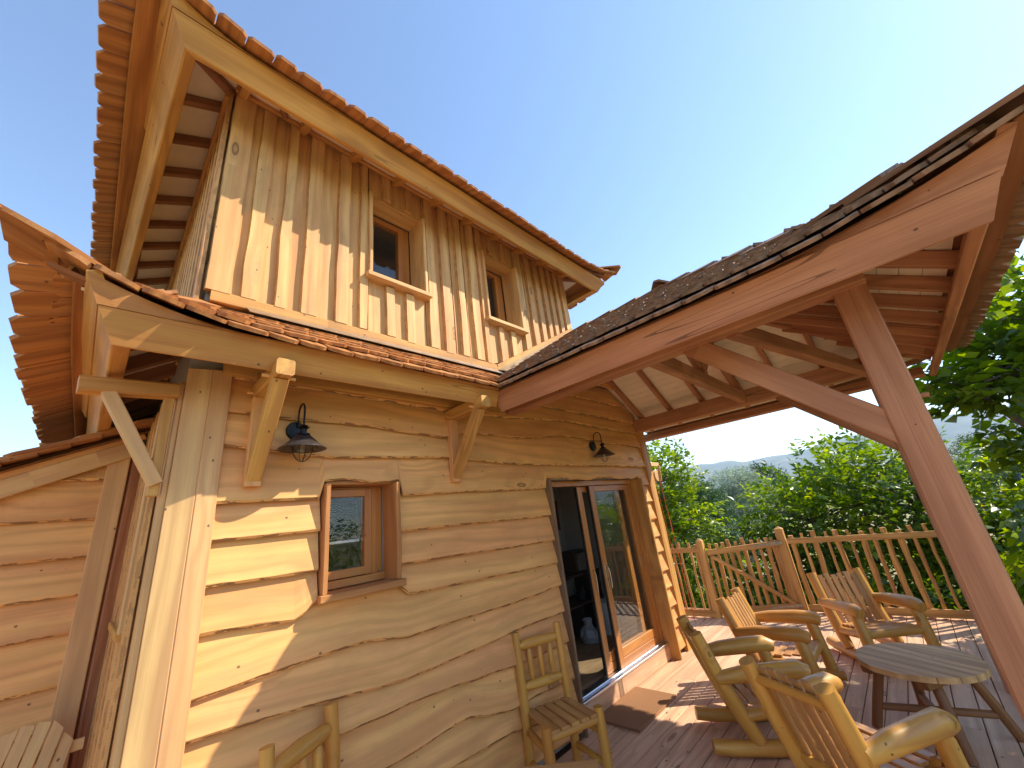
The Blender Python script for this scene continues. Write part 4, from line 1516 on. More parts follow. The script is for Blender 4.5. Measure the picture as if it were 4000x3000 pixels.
def build_fence():
    rnd = random.Random(5)
    P0, P1, P2, P3, P4 = V3((7.62, 0.90, 0)), V3((7.68, 0.07, 0)), V3((8.36, -1.06, 0)), V3((8.40, -3.4, 0)), V3((8.40, -6.3, 0))
    def post(parent, p, h=1.24, w=0.105):
        mb = MB()
        mb.beam((p.x, p.y, -0.25), (p.x, p.y, h), w, w, up=(0, 1, 0), ch=0.006)
        vs = [(p.x + a * w / 2, p.y + b * w / 2, h + 0.001) for a, b in ((-1, -1), (1, -1), (1, 1), (-1, 1))] + [(p.x, p.y, h + 0.045)]
        mb.add(vs, [(0, 1, 4), (1, 2, 4), (2, 3, 4), (3, 0, 4)], [(h + v[2], v[0], v[1]) for v in vs])
        return mb.build('post', M['fence'], parent)
    def run(parent, a, b, n, zr=1.06, inner=V3((-1, 0, 0)), rail_h=0.085, skip=0, low=0.07, dark=False):
        d = (b - a)
        ln = d.length
        side = d.normalized().cross(V3((0, 0, 1)))
        if side.dot(inner) < 0:
            side = -side
        r1, r2 = a + side * 0.035, b + side * 0.035
        beam('rail', 'fence', parent, (r1.x, r1.y, zr), (r2.x, r2.y, zr), 0.035, rail_h, seg=4, wob=0.004)
        beam('rail', 'fence', parent, (r1.x, r1.y, low), (r2.x, r2.y, low), 0.035, rail_h + 0.02)
        for i in range(n):
            t = (i + 0.5 + rnd.uniform(-0.15, 0.15)) / n
            p = a + d * t - side * 0.02
            mb = MB()
            picket(mb, p.x, p.y, 0.03, zr + rnd.uniform(0.08, 0.14), rnd.choice([0.021, 0.026, 0.031, 0.040]), rnd)
            mb.build('picket', M['fence'], parent)
    F1 = thing('picket_fence', (7.65, 0.5, 0), 'short run of rustic picket fence between house corner and gate', 'fence', fix=True)
    run(F1, V3((7.62, 1.25, 0)), P1, 8, zr=1.08)
    post(F1, P1 + V3((0, 0, 0)), 1.22)
    F2 = thing('picket_fence', (8.4, -3, 0), 'long rustic picket fence behind the armchairs at the deck edge', 'fence', fix=True)
    post(F2, P2, 1.28, 0.12)
    run(F2, P2 + V3((0.01, -0.08, 0)), P3, 15, zr=1.08)
    post(F2, P3, 1.25)
    # gate
    G = thing('picket_gate', (8.0, -0.5, 0), 'closed rustic picket gate with diagonal brace and strap hinges', 'gate', fix=True)
    d = (P2 - P1).normalized()
    a, b = P1 + d * 0.075, P2 - d * 0.085
    side = d.cross(V3((0, 0, 1)))
    if side.x > 0:
        side = -side
    r1, r2 = a + side * 0.04, b + side * 0.04
    beam('rail', 'fence', G, (r1.x, r1.y, 1.02), (r2.x, r2.y, 1.06), 0.035, 0.09, seg=4, wob=0.003)
    beam('rail', 'fence', G, (r1.x, r1.y, 0.10), (r2.x, r2.y, 0.10), 0.035, 0.09)
    beam('gate_stile', 'fence', G, (b.x, b.y, 0.05), (b.x, b.y, 1.0), 0.10, 0.05, up=side)
    q1, q2 = a + side * 0.055 + d * 0.05, b + side * 0.055 - d * 0.04
    part('diagonal_brace', 'fence', G, lambda mb: mb.log([(q1.x, q1.y, 0.96), tuple((q1 + (q2 - q1) * 0.5) + V3((0, 0, 0.56)) - V3((0, 0, 0.0))), (q2.x, q2.y, 0.14)], [0.032, 0.035, 0.032], 8, lump=0.1), True)
    for i in range(10):
        t = (i + 0.5) / 10
        p = a + (b - a) * t - side * 0.015
        mb = MB()
        picket(mb, p.x, p.y, 0.06, 1.06 + rnd.uniform(0.08, 0.16), rnd.choice([0.026, 0.031, 0.038]), rnd)
        mb.build('picket', M['fence'], G)
    h1 = b + side * 0.062
    h0 = h1 - d * 0.42
    for z in (1.055, 0.10):
        part('strap_hinge', 'hinge', G, lambda mb: mb.beam((h0.x, h0.y, z), (h1.x + d.x * 0.06, h1.y + d.y * 0.06, z + 0.01), 0.004, 0.022, h1=0.05))
build_fence()

# ------------------------------------------------------------------ furniture
def slat(mb, p0, p1, w, t, up):
    mb.beam(p0, p1, w, t, up=up, ch=0.006)


def make_armchair():
    r = thing('log_armchair', (0, 0, 0), 'x', 'armchair', 'log armchairs round the low table')
    for s in (-1, 1):
        y = 0.275 * s
        part('back_post', 'log', r, lambda mb: mb.log([(-0.21, y, 0.10), (-0.30, y, 0.30), (-0.40, y, 0.55), (-0.50, y, 0.86)], [0.054, 0.058, 0.056, 0.052], 12, tip=0.0), True)
        part('arm', 'log', r, lambda mb: mb.log([(-0.42, y * 1.12, 0.545), (-0.2, y * 1.16, 0.565), (0.05, y * 1.18, 0.575), (0.20, y * 1.18, 0.575), (0.27, y * 1.18, 0.555)], [0.044, 0.061, 0.068, 0.068, 0.050], 12, tip=0.0), True)
        part('front_leg', 'log', r, lambda mb: mb.log([(0.16, y * 1.16, 0.55), (0.18, y * 1.16, 0.50), (0.235, y * 1.16, 0.12), (0.245, y * 1.16, 0.045)], [0.040, 0.054, 0.056, 0.054], 12), True)
        part('side_rail', 'log', r, lambda mb: mb.log([(-0.29, y, 0.27), (0.21, y * 1.1, 0.33)], [0.042, 0.042], 10, tip=0.05), True)
        part('runner', 'log', r, lambda mb: mb.log([(-0.56, y, 0.085), (-0.40, y, 0.070), (-0.15, y, 0.060), (0.12, y, 0.060), (0.34, y * 1.1, 0.070)], [0.050, 0.057, 0.056, 0.056, 0.050], 12), True)
    part('front_rail', 'log', r, lambda mb: mb.log([(0.19, -0.27, 0.335), (0.19, 0, 0.338), (0.19, 0.27, 0.335)], [0.044, 0.046, 0.044], 12), True)
    part('back_rail', 'log', r, lambda mb: mb.log([(-0.30, -0.24, 0.30), (-0.30, 0.24, 0.30)], [0.03, 0.03], 10), True)
    part('back_rail', 'log', r, lambda mb: mb.log([(-0.475, -0.24, 0.76), (-0.475, 0.24, 0.76)], [0.028, 0.028], 10), True)
    for k in range(6):
        y = -0.2 + k * 0.08
        d = 0.012 * math.sin(k * 2.1)
        part('back_slat', 'slat', r, lambda mb: slat(mb, (-0.268, y, 0.27), (-0.462 - d * 0.3, y, 0.835 + d), 0.062, 0.02, (1, 0, 0.3)))
    for k in range(6):
        x = -0.25 + k * 0.083
        part('seat_slat', 'slat', r, lambda mb: slat(mb, (x, -0.235, 0.325 + k * 0.0105), (x, 0.235, 0.325 + k * 0.0105), 0.074, 0.018, (0, 0, 1)))
    return r


def make_dining():
    r = thing('log_chair', (0, 0, 0), 'x', 'chair', 'log dining chairs standing by the house wall')
    for s in (-1, 1):
        y = 0.215 * s
        part('back_post', 'log', r, lambda mb: mb.log([(-0.185, y, 0.0), (-0.19, y, 0.4), (-0.215, y * 1.0, 0.8), (-0.235, y, 1.02)], [0.038, 0.038, 0.036, 0.033], 12), True)
        part('front_leg', 'log', r, lambda mb: mb.log([(0.215, y * 1.12, 0.0), (0.21, y * 1.12, 0.25), (0.205, y * 1.12, 0.49)], [0.040, 0.040, 0.037], 12), True)
        part('side_rail', 'log', r, lambda mb: mb.log([(-0.19, y, 0.335), (0.21, y * 1.1, 0.335)], [0.028, 0.028], 10, tip=0.04), True)
        part('stretcher', 'log', r, lambda mb: mb.log([(-0.19, y, 0.13), (0.21, y * 1.1, 0.13)], [0.026, 0.026], 10, tip=0.04), True)
    part('front_rail', 'log', r, lambda mb: mb.log([(0.205, -0.225, 0.415), (0.205, 0.225, 0.415)], [0.030, 0.030], 12, tip=0.03), True)
    part('back_rail', 'log', r, lambda mb: mb.log([(-0.185, -0.2, 0.415), (-0.185, 0.2, 0.415)], [0.028, 0.028], 10, tip=0.03), True)
    part('top_rail', 'log', r, lambda mb: mb.log([(-0.226, -0.19, 0.915), (-0.226, 0.0, 0.92), (-0.226, 0.19, 0.915)], [0.038, 0.045, 0.038], 10, tip=0.045), True)
    part('back_rail', 'log', r, lambda mb: mb.log([(-0.205, -0.19, 0.62), (-0.205, 0, 0.62), (-0.205, 0.19, 0.62)], [0.034, 0.042, 0.034], 10, tip=0.045), True)
    for k in range(3):
        y = -0.105 + 0.105 * k
        part('spindle', 'log', r, lambda mb: mb.log([(-0.222, y, 0.885), (-0.21, y, 0.655)], [0.026, 0.026], 8, tip=0.035), True)
    for k in range(5):
        y = -0.168 + k * 0.084
        part('seat_slat', 'slat', r, lambda mb: slat(mb, (-0.20, y, 0.452), (0.235, y * 1.05, 0.452), 0.074, 0.022, (0, 0, 1)))
    return r


arm = make_armchair()
spots = [(4.27, -1.47, -56, 'varnished log armchair nearest the doormat, turned with its side to the viewer'),
         (5.34, -1.50, -90, 'sunlit log armchair in front of the picket gate'),
         (6.42, -2.17, -141, 'log armchair facing the viewer before the long picket fence'),
         (3.60, -2.22, -30, 'nearest log armchair seen from behind its slatted back, beside the near porch post')]
for i, (x, y, a, lab) in enumerate(spots):
    o = arm if i == 0 else copy_tree(arm)
    o.location = (x, y, 0)
    o.rotation_euler = (0, 0, math.radians(a))
    o['label'] = lab
din = make_dining()
dsp = [(2.88, -0.335, -110, 1.0, 'log dining chair with three spindles standing left of the open door'),
       (1.07, -0.44, -60, 1.05, 'log dining chair at the bottom edge under the small window')]
for i, (x, y, a, sc, lab) in enumerate(dsp):
    o = din if i == 0 else copy_tree(din)
    o.location = (x, y, 0)
    o.rotation_euler = (0, 0, math.radians(a))
    o.scale = (sc, sc, sc)
    o['label'] = lab


def make_table():
    r = thing('round_table', (4.92, -2.50, 0), 'low round slatted table on splayed dark log legs amid the armchairs', 'table', rz=math.radians(-120))
    R_ = 0.40
    n = 7
    w = 2 * R_ / n
    for k in range(n):
        y0, y1 = -R_ + k * w + 0.003, -R_ + (k + 1) * w - 0.003
        def hx(y):
            return math.sqrt(max(0.008, R_ * R_ - y * y))
        m_ = 5
        ys = [y0 + (y1 - y0) * i / (m_ - 1) for i in range(m_)]
        out = [(hx(y) * 1.0, y) for y in ys] + [(-hx(y), y) for y in reversed(ys)]
        mb = MB()
        mb.plate(out, (0, 0, 0.462), (1, 0, 0), (0, 1, 0), 0.040)
        mb.build('table_slat', M['tabletop'], r)
    for s in (-1, 1):
        part('batten', 'darklog', r, lambda mb: mb.beam((0.20 * s, -0.33, 0.435), (0.20 * s, 0.33, 0.435), 0.07, 0.05))
    for sx in (-1, 1):
        for sy in (-1, 1):
            part('leg', 'darklog', r, lambda mb: mb.log([(0.19 * sx, 0.19 * sy, 0.43), (0.25 * sx, 0.25 * sy, 0.2), (0.30 * sx, 0.30 * sy, 0.0)], [0.034, 0.036, 0.035], 10), True)
    part('stretcher', 'darklog', r, lambda mb: mb.log([(0.26, 0.26, 0.15), (-0.26, -0.26, 0.15)], [0.028, 0.028], 8, tip=0.04), True)
    part('stretcher', 'darklog', r, lambda mb: mb.log([(0.26, -0.26, 0.12), (-0.26, 0.26, 0.12)], [0.028, 0.028], 8, tip=0.04), True)
make_table()


def make_plank_table():
    a = V3((2.01, -1.33, 0))
    d1 = V3((-0.655, 0.755, 0))
    d2 = V3((-0.76, -0.65, 0))
    c = a + d1 * 0.3 + d2 * 0.45
    r = thing('plank_table', (c.x, c.y, 0), 'corner of a pale plank table at the bottom edge before the log chair', 'table', fix=True)
    for k in range(6):
        p = a + d2 * (0.06 + 0.125 * k)
        q = p + d1 * 0.62
        beam('table_plank', 'slat', r, (p.x, p.y, 0.735), (q.x, q.y, 0.735), 0.118, 0.035)
    for i in (0.10, 0.68):
        for j in (0.08, 0.54):
            p = a + d2 * i + d1 * j
            part('leg', 'log', r, lambda mb: mb.log([(p.x, p.y, 0), (p.x, p.y, 0.716)], [0.042, 0.038], 12), True)
    for i in (0.12, 0.66):
        p, q = a + d2 * i, a + d2 * i + d1 * 0.6
        beam('apron', 'slat', r, (p.x, p.y, 0.68), (q.x, q.y, 0.68), 0.03, 0.07)
make_plank_table()


def make_slat_chair():
    r = thing('slat_chair', (-0.05, 1.0, 0), 'pale fan-backed slat chair in the bottom left corner before the lean-to', 'chair', fix=True)
    tops = [(-0.275, 1.07), (-0.210, 1.125), (-0.145, 1.150), (-0.080, 1.160), (-0.016, 1.156), (0.046, 1.130), (0.098, 1.055)]
    for x, z in tops:
        L = (z - 0.36)
        p1 = V3((x, 1.15, z))
        p0 = V3((x - 0.26 * L * 0.75, 0.90, 0.36))
        mb = MB()
        d = (p1 - p0).normalized()
        sx = V3((1, 0, 0)) - d * d.x
        sl = 0.012 if x < -0.1 else (-0.004 if x < 0 else -0.030)
        Lx = (p1 - p0).length
        mb.plate([(0, -0.028), (Lx - sl * 0.5, -0.028), (Lx - abs(sl) * 0.2, 0.0), (Lx + sl, 0.028), (0, 0.028)], p0, d, sx, 0.016)
        mb.build('back_slat', M['post'], r)
    beam('back_rail', 'post', r, (-0.21, 1.165, 0.98), (0.17, 1.165, 0.98), 0.02, 0.06)
    beam('back_rail', 'post', r, (-0.23, 0.95, 0.42), (0.12, 0.95, 0.42), 0.03, 0.08)
    for k in range(6):
        y = 0.42 + k * 0.082
        beam('seat_slat', 'post', r, (-0.27, y, 0.40 - k * 0.012), (0.17, y, 0.40 - k * 0.012), 0.072, 0.018)
    for x in (-0.26, 0.16):
        beam('leg', 'post', r, (x, 0.40, 0.0), (x, 0.40, 0.58), 0.03, 0.09, up=(0, 1, 0))
        beam('side_rail', 'post', r, (x, 0.42, 0.37), (x, 1.25, 0.05), 0.028, 0.10)
        beam('arm', 'post', r, (x, 0.36, 0.60), (x, 1.08, 0.60), 0.09, 0.02)
make_slat_chair()

# dry leaves and twigs blown on the deck
fl_rng = np.random.default_rng(5)
nn_ = 170
fx = fl_rng.uniform(1.2, 8.0, nn_)
fy = fl_rng.uniform(-3.4, -0.15, nn_)
FL_ARGS = (np.stack([fx, fy, np.full(nn_, 0.004)], 1), fl_rng.normal(size=(nn_, 3)) * np.array([1, 1, 0.05]), np.tile(np.array([[0.05, 0.02, 1.0]]), (nn_, 1)), fl_rng.uniform(0.012, 0.035, nn_), 0.25, fl_rng.random(nn_))

# doormat
mt = boxp('doormat', 'mat', None, (-0.41, -0.265, 0.0), (0.41, 0.265, 0.022), 0.004)
mt.location = (4.20, -0.205, 0.001)
tag(mt, 'brown woven coir doormat lying before the sliding door', 'doormat')

# ------------------------------------------------------------------ wall lamps
def make_lamp():
    r = thing('wall_lamp', (0.875, -0.045, 2.67), 'x', 'lamp', 'black gooseneck wall lamps on the siding')
    part('back_plate', 'black', r, lambda mb: mb.lathe([(0.0, 0.0), (0.062, 0.0), (0.066, 0.010), (0.060, 0.024), (0.0, 0.024)], (0, 0.0, 0), (0, -1, 0), 24), True)
    y = -0.155
    def neck(mb):
        pts = [(0.0, -0.02, 0.02), (0.0, -0.04, 0.05)]
        for k in range(9):
            a = math.pi * k / 8
            pts.append((0.0, (y - 0.045) / 2 - 0.0 + (0.055) * math.cos(a), 0.115 + 0.055 * math.sin(a)))
        pts.append((0, y, 0.0))
        mb.log(pts, [0.0065] * len(pts), 8, lump=0)
    part('gooseneck', 'black', r, neck, True)
    part('neck_cap', 'black', r, lambda mb: mb.lathe([(0.004, 0.012), (0.020, 0.006), (0.036, -0.010), (0.020, -0.022), (0.020, -0.048), (0.040, -0.052), (0.042, -0.062), (0.030, -0.068)], (0, y, 0.0), (0, 0, 1), 20), True)
    part('lamp_shade', 'shade', r, lambda mb: mb.lathe([(0.030, -0.062), (0.050, -0.070), (0.080, -0.100), (0.115, -0.135), (0.142, -0.150), (0.144, -0.154), (0.140, -0.153), (0.112, -0.140), (0.078, -0.106), (0.045, -0.078)], (0, y, 0.0), (0, 0, 1), 32), True)
    part('bulb', 'glass', r, lambda mb: mb.lathe([(0.012, -0.085), (0.020, -0.105), (0.044, -0.135), (0.054, -0.165), (0.046, -0.200), (0.024, -0.220), (0.0, -0.224)], (0, y, 0), (0, 0, 1), 20), True)
    part('filament', 'filament', r, lambda mb: [mb.log([(0.007 * dx, y, -0.12), (0.009 * dx, y, -0.175)], [0.0016, 0.0016], 5, lump=0) for dx in (-1, 0, 1)])
    def cage(mb):
        for q in range(2):
            pts = []
            for k in range(13):
                a = math.pi * k / 12
                e = math.cos(a) * 0.062
                z = -0.14 - math.sin(a) * 0.095
                pts.append((e if q == 0 else 0, y + (e if q else 0), z))
            mb.log(pts, [0.0028] * 13, 6, lump=0)
    part('wire_cage', 'black', r, cage, True)
    return r
M['filament'] = plain('brass_filament', (0.7, 0.45, 0.12), 0.3, metal=0.5)
lp = make_lamp()
lp['label'] = 'black gooseneck wall lamp above the small square window'
lp.location = (0.875, -0.038, 2.70)
l2 = copy_tree(lp)
l2['label'] = 'black gooseneck wall lamp above the sliding door'
l2.location = (4.57, -0.038, 2.77)

# ------------------------------------------------------------------ pulley and rope
def make_pulley():
    r = thing('pulley_hoist', (6.6, 0.30, 2.5), 'wooden pulley wheel on a pale arm behind the right house corner', 'pulley', fix=True)
    beam('arm', 'post', r, (6.11, 0.32, 2.62), (7.22, 0.30, 2.62), 0.06, 0.07)
    beam('hanger', 'post', r, (7.18, 0.27, 2.60), (7.14, 0.27, 2.32), 0.022, 0.05, up=(0, 1, 0))
    beam('strut', 'post', r, (6.11, 0.32, 2.25), (6.75, 0.31, 2.585), 0.05, 0.05)
    part('wheel', 'post', r, lambda mb: mb.lathe([(0.0, -0.018), (0.10, -0.018), (0.085, 0.0), (0.10, 0.018), (0.0, 0.018)], (7.08, 0.30, 2.42), (0, 1, 0), 20), True)
    rp = MB()
    rnd = random.Random(3)
    pts = [(7.17, 0.30, 2.42)] + [(7.17 + 0.07 * t + 0.004 * rnd.uniform(-1, 1), 0.30, 2.42 - 2.4 * t) for t in [k / 14 for k in range(1, 15)]]
    rp.log(pts, [0.0065] * len(pts), 6, lump=0.3)
    pts = [(6.99, 0.30, 2.42), (7.0, 0.30, 1.8), (7.02, 0.30, 0.9), (7.04, 0.31, 0.0)]
    rp.log(pts, [0.004] * 4, 6, lump=0.2)
    o = rp.build('rope', M['rope'], None, True)
    tag(o, 'thin red rope hanging from the pulley past the fence', 'rope')
make_pulley()

# ------------------------------------------------------------------ things inside the door
def interior():
    s = thing('shelf', (5.5, 1.4, 0.19), 'dark shelf unit standing inside the open sliding door', 'shelf', fix=True)
    for z in (0.62, 1.02):
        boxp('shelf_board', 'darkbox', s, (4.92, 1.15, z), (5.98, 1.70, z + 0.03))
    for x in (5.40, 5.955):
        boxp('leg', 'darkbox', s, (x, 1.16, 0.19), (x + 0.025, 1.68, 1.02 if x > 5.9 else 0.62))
    o = thing('toaster_oven', (5.62, 1.4, 1.05), 'steel toaster oven on the shelf inside the doorway', 'oven', fix=True)
    boxp('body', 'darkbox', o, (5.45, 1.22, 1.052), (5.93, 1.60, 1.36), 0.01)
    boxp('door', 'steel', o, (5.50, 1.205, 1.075), (5.80, 1.218, 1.33), 0.004)
    boxp('door_handle', 'steel', o, (5.52, 1.18, 1.30), (5.78, 1.19, 1.315), 0.002)
    k = MB()
    k.lathe([(0.0, 0.0), (0.08, 0.0), (0.085, 0.05), (0.06, 0.16), (0.03, 0.19), (0.0, 0.20)], (5.62, 1.3, 0.652), (0, 0, 1), 18)
    tag(k.build('kettle', M['rubber'], None, True), 'black kettle on the lower shelf inside the doorway', 'kettle')
    b = MB()
    b.lathe([(0.0, 0.0), (0.13, 0.0), (0.15, 0.40), (0.155, 0.42), (0.10, 0.46), (0.0, 0.47)], (5.75, 0.95, 0.192), (0, 0, 1), 20)
    tag(b.build('waste_bin', M['white'], None, True), 'white waste bin on the floor inside the doorway', 'bin')
    g = MB()
    rnd = random.Random(2)
    prof = [(0.0, 0.0), (0.13, 0.01), (0.15, 0.08), (0.11, 0.17), (0.05, 0.23), (0.07, 0.30)]
    g.lathe(prof, (5.25, 1.0, 0.192), (0, 0, 1), 14)
    g.v = [(v[0] + rnd.uniform(-0.02, 0.02), v[1] + rnd.uniform(-0.02, 0.02), v[2]) for v in g.v]
    tag(g.build('plastic_bag', M['bag'], None), 'crumpled white plastic bag on the floor inside the doorway', 'bag')
    p = thing('framed_picture', (5.7, 1.74, 1.9), 'red framed picture on the white wall inside the doorway', 'picture', fix=True)
    mb = MB()
    mb.box((5.45, 1.715, 1.70), (5.49, 1.745, 2.20))
    mb.box((5.81, 1.715, 1.70), (5.85, 1.745, 2.20))
    mb.box((5.49, 1.715, 1.70), (5.81, 1.745, 1.74))
    mb.box((5.49, 1.715, 2.16), (5.81, 1.745, 2.20))
    mb.build('frame', M['redframe'], p)
    boxp('print', 'darkbox', p, (5.49, 1.725, 1.74), (5.81, 1.74, 2.16), 0)
interior()

# ------------------------------------------------------------------ trees
def leaves_mesh(name, cen, axis, nrm, size, aspect, tones, fold=0.25):
    """each leaf: 6 verts, 4 tris folded along the midrib"""
    n = len(cen)
    ax = axis / np.linalg.norm(axis, axis=1, keepdims=True)
    sd_ = np.cross(ax, nrm)
    sd_ /= np.linalg.norm(sd_, axis=1, keepdims=True) + 1e-9
    up = np.cross(sd_, ax)
    s = size[:, None]
    w = s * aspect
    base = cen
    tip = cen + ax * s - up * s * 0.12
    l1 = cen + ax * s * 0.38 + sd_ * w + up * s * fold * 0.5
    r1 = cen + ax * s * 0.38 - sd_ * w + up * s * fold * 0.5
    mid = cen + ax * s * 0.5
    vs = np.stack([base, l1, tip, r1, mid], 1).reshape(-1, 3)
    b = np.arange(n)[:, None] * 5
    tri = np.concatenate([b + np.array([[0, 4, 1]]), b + np.array([[1, 4, 2]]), b + np.array([[2, 4, 3]]), b + np.array([[3, 4, 0]])], 1).reshape(-1, 3)
    me = bpy.data.meshes.new(name)
    me.vertices.add(len(vs))
    me.vertices.foreach_set('co', vs.astype(np.float32).ravel())
    nt = len(tri)
    me.loops.add(nt * 3)
    me.loops.foreach_set('vertex_index', tri.astype(np.int32).ravel())
    me.polygons.add(nt)
    me.polygons.foreach_set('loop_start', np.arange(0, nt * 3, 3, dtype=np.int32))
    me.update(calc_edges=True)
    a = me.attributes.new('tone', 'FLOAT', 'POINT')
    a.data.foreach_set('value', np.repeat(tones, 5).astype(np.float32))
    return me


def tree(name, label, cat, base, lumps, ngroups, leaf, leafsize, aspect=0.22, per=6, group=None, trunk_r=0.14, seed=1, shell=0.55, droop=0.35, extra=None, bark='bark', limb_r=0.05, keepout=None):
    rng = np.random.default_rng(seed)
    rnd = random.Random(seed)
    T = thing(name, base, label, cat, group, fix=True)
    base = V3(base)
    cen = sum((V3(l[0]) * l[1] for l in lumps), V3((0, 0, 0))) / sum(l[1] for l in lumps)
    fork = V3((base.x * 0.8 + cen.x * 0.2, base.y * 0.8 + cen.y * 0.2, base.z + (cen.z - base.z) * 0.45))
    part('trunk', bark, T, lambda mb: mb.log([base, base.lerp(fork, 0.5) + V3((0.08, -0.06, 0)), fork], [trunk_r * 1.3, trunk_r, trunk_r * 0.85], 10, lump=0.12), True)
    wts = np.array([l[1] ** 2 for l in lumps])
    wts = wts / wts.sum()
    limbs = MB()
    pts_all, tw = [], []
    for li, (c, r, sq) in enumerate([(l[0], l[1], l[2] if len(l) > 2 else 0.8) for l in lumps]):
        c = V3(c)
        mid = fork.lerp(c, 0.5) + V3((rnd.uniform(-.3, .3), rnd.uniform(-.3, .3), -0.15)) * r * 0.5
        limbs.log([fork, mid, c], [limb_r * 1.5, limb_r, limb_r * 0.6], 7, lump=0.12)
        n = max(3, int(ngroups * wts[li]))
        d = rng.normal(size=(n, 3))
        d /= np.linalg.norm(d, axis=1, keepdims=True)
        rad = r * (shell + (1 - shell) * rng.random(n) ** 0.6)
        lump_n = np.array([1 + 0.28 * noise.noise(V3(x) * 2.2 + V3((li * 3.1, seed, 0))) for x in d])
        p = d * (rad * lump_n)[:, None]
        p[:, 2] *= sq
        p += np.array(c)
        if keepout is not None:
            p = p[keepout(p)]
        pts_all.append(p)
        for k in range(0, min(len(p), n), max(1, n // 16)):
            q = V3(p[k])
            m1 = c.lerp(q, 0.5) + V3((0, 0, 0.10 * r))
            limbs.log([c, m1, q], [limb_r * 0.55, limb_r * 0.32, limb_r * 0.12], 5, lump=0.1, cap=False)
    limbs.build('limbs', M[bark], T, True)
    P = np.concatenate(pts_all)
    n = len(P)
    out = P - np.array(cen)
    out /= np.linalg.norm(out, axis=1, keepdims=True) + 1e-9
    rach = out + rng.normal(size=(n, 3)) * 0.55
    rach[:, 2] -= droop * 0.5
    rach /= np.linalg.norm(rach, axis=1, keepdims=True)
    C, A, Nn, Sz, To = [], [], [], [], []
    side = np.cross(rach, np.array([0, 0, 1.0]) + rng.normal(size=(n, 3)) * 0.3)
    side /= np.linalg.norm(side, axis=1, keepdims=True) + 1e-9
    upv = np.cross(side, rach)
    gt = rng.random(n)
    for k in range(per):
        t = (k // 2 + 0.5) / (per / 2.0)
        sg = 1 if k % 2 else -1
        if k == per - 1:
            a = rach
        else:
            a = side * sg * 0.85 + rach * 0.55
        a = a + rng.normal(size=(n, 3)) * 0.18
        a[:, 2] -= droop * 0.4
        sz = leafsize * (0.7 + 0.6 * rng.random(n))
        C.append(P + rach * (leafsize * 2.0 * t))
        A.append(a)
        Nn.append(upv + rng.normal(size=(n, 3)) * 0.35)
        Sz.append(sz)
        To.append(np.clip(gt * 0.75 + rng.random(n) * 0.25, 0, 0.99))
    me = leaves_mesh('crown', np.concatenate(C), np.concatenate(A), np.concatenate(Nn), np.concatenate(Sz), aspect, np.concatenate(To))
    o = put('crown', me, M[leaf], T)
    return T


def az(a, d, z):
    a = math.radians(a)
    return (d * math.cos(a), -2.9 + d * math.sin(a), z)

GW = 'walnut trees beyond the deck'
# main walnut behind the fence
tree('walnut_tree', 'broad bright green walnut tree right behind the picket fence', 'tree', az(6, 12.6, -3.2),
     [(az(4, 12.3, 1.4), 1.7, 0.85), (az(9, 12.3, 1.1), 1.5, 0.85), (az(13.5, 12.2, 0.3), 1.25, 0.85), (az(0, 12.4, 1.2), 1.6, 0.9),
      (az(7, 11.9, -0.6), 1.8, 0.8), (az(13, 11.8, -1.0), 1.5, 0.8), (az(1, 12.0, -0.8), 1.8, 0.8), (az(-4, 12.0, 0.2), 1.6, 0.9)], 3500, 'leaf', 0.165, 0.26, 7, GW, 0.17, 3, droop=0.55, shell=0.42, limb_r=0.065)
# walnut next to the house corner
tree('walnut_tree', 'slim leafy walnut tree showing between the house corner and the rope', 'tree', az(24.5, 12.4, -3.2),
     [(az(24.0, 12.6, 2.6), 1.0, 1.0), (az(26.5, 12.6, 1.9), 1.3, 0.9), (az(22.6, 12.4, 1.2), 1.0, 0.9), (az(24, 12.4, 0.2), 1.3, 0.9), (az(22, 12.2, -1.0), 1.3, 0.9), (az(28, 12.5, 0.6), 1.4, 0.9)],
     1700, 'leaf', 0.165, 0.25, 7, GW, 0.12, 5, droop=0.5)
# undergrowth below the fence line
tree('walnut_tree', 'low dark walnut foliage showing through the pickets', 'tree', az(8, 9.9, -3.2),
     [(az(18, 10.8, -0.9), 1.15, 0.8), (az(12, 10.6, -1.1), 1.3, 0.8), (az(5, 10.6, -0.9), 1.2, 0.85), (az(-1, 10.4, -0.7), 1.25, 0.85), (az(-7, 10.6, -0.5), 1.4, 0.9), (az(22, 11.2, -1.4), 1.1, 0.9)],
     2600, 'leaf', 0.115, 0.24, 7, GW, 0.12, 6, droop=0.5)
# trees on the open side of the deck, behind the viewpoint: they show in the panes
tree('walnut_tree', 'walnut tree on the open side of the deck, mirrored in the window panes', 'tree', (0.5, -13, -3.2),
     [((0.5, -13, 1.2), 2.2, 0.9), ((-2.5, -13, 1.0), 2.2, 0.9), ((3.5, -13.5, 0.8), 2.2, 0.9), ((0.5, -12.5, -1.2), 2.4, 0.8)], 1500, 'leaf', 0.2, 0.28, 6, GW, 0.16, 31, droop=0.5)
tree('walnut_tree', 'walnut tree on the open side of the deck, mirrored in the door pane', 'tree', (10.5, -11.5, -3.2),
     [((10.5, -11.5, 1.2), 2.2, 0.9), ((7.5, -12.5, 0.8), 2.2, 0.9), ((13.5, -11.5, 0.9), 2.2, 0.9), ((10.5, -11.0, -1.2), 2.4, 0.8)], 1500, 'leaf', 0.2, 0.28, 6, GW, 0.16, 32, droop=0.5)
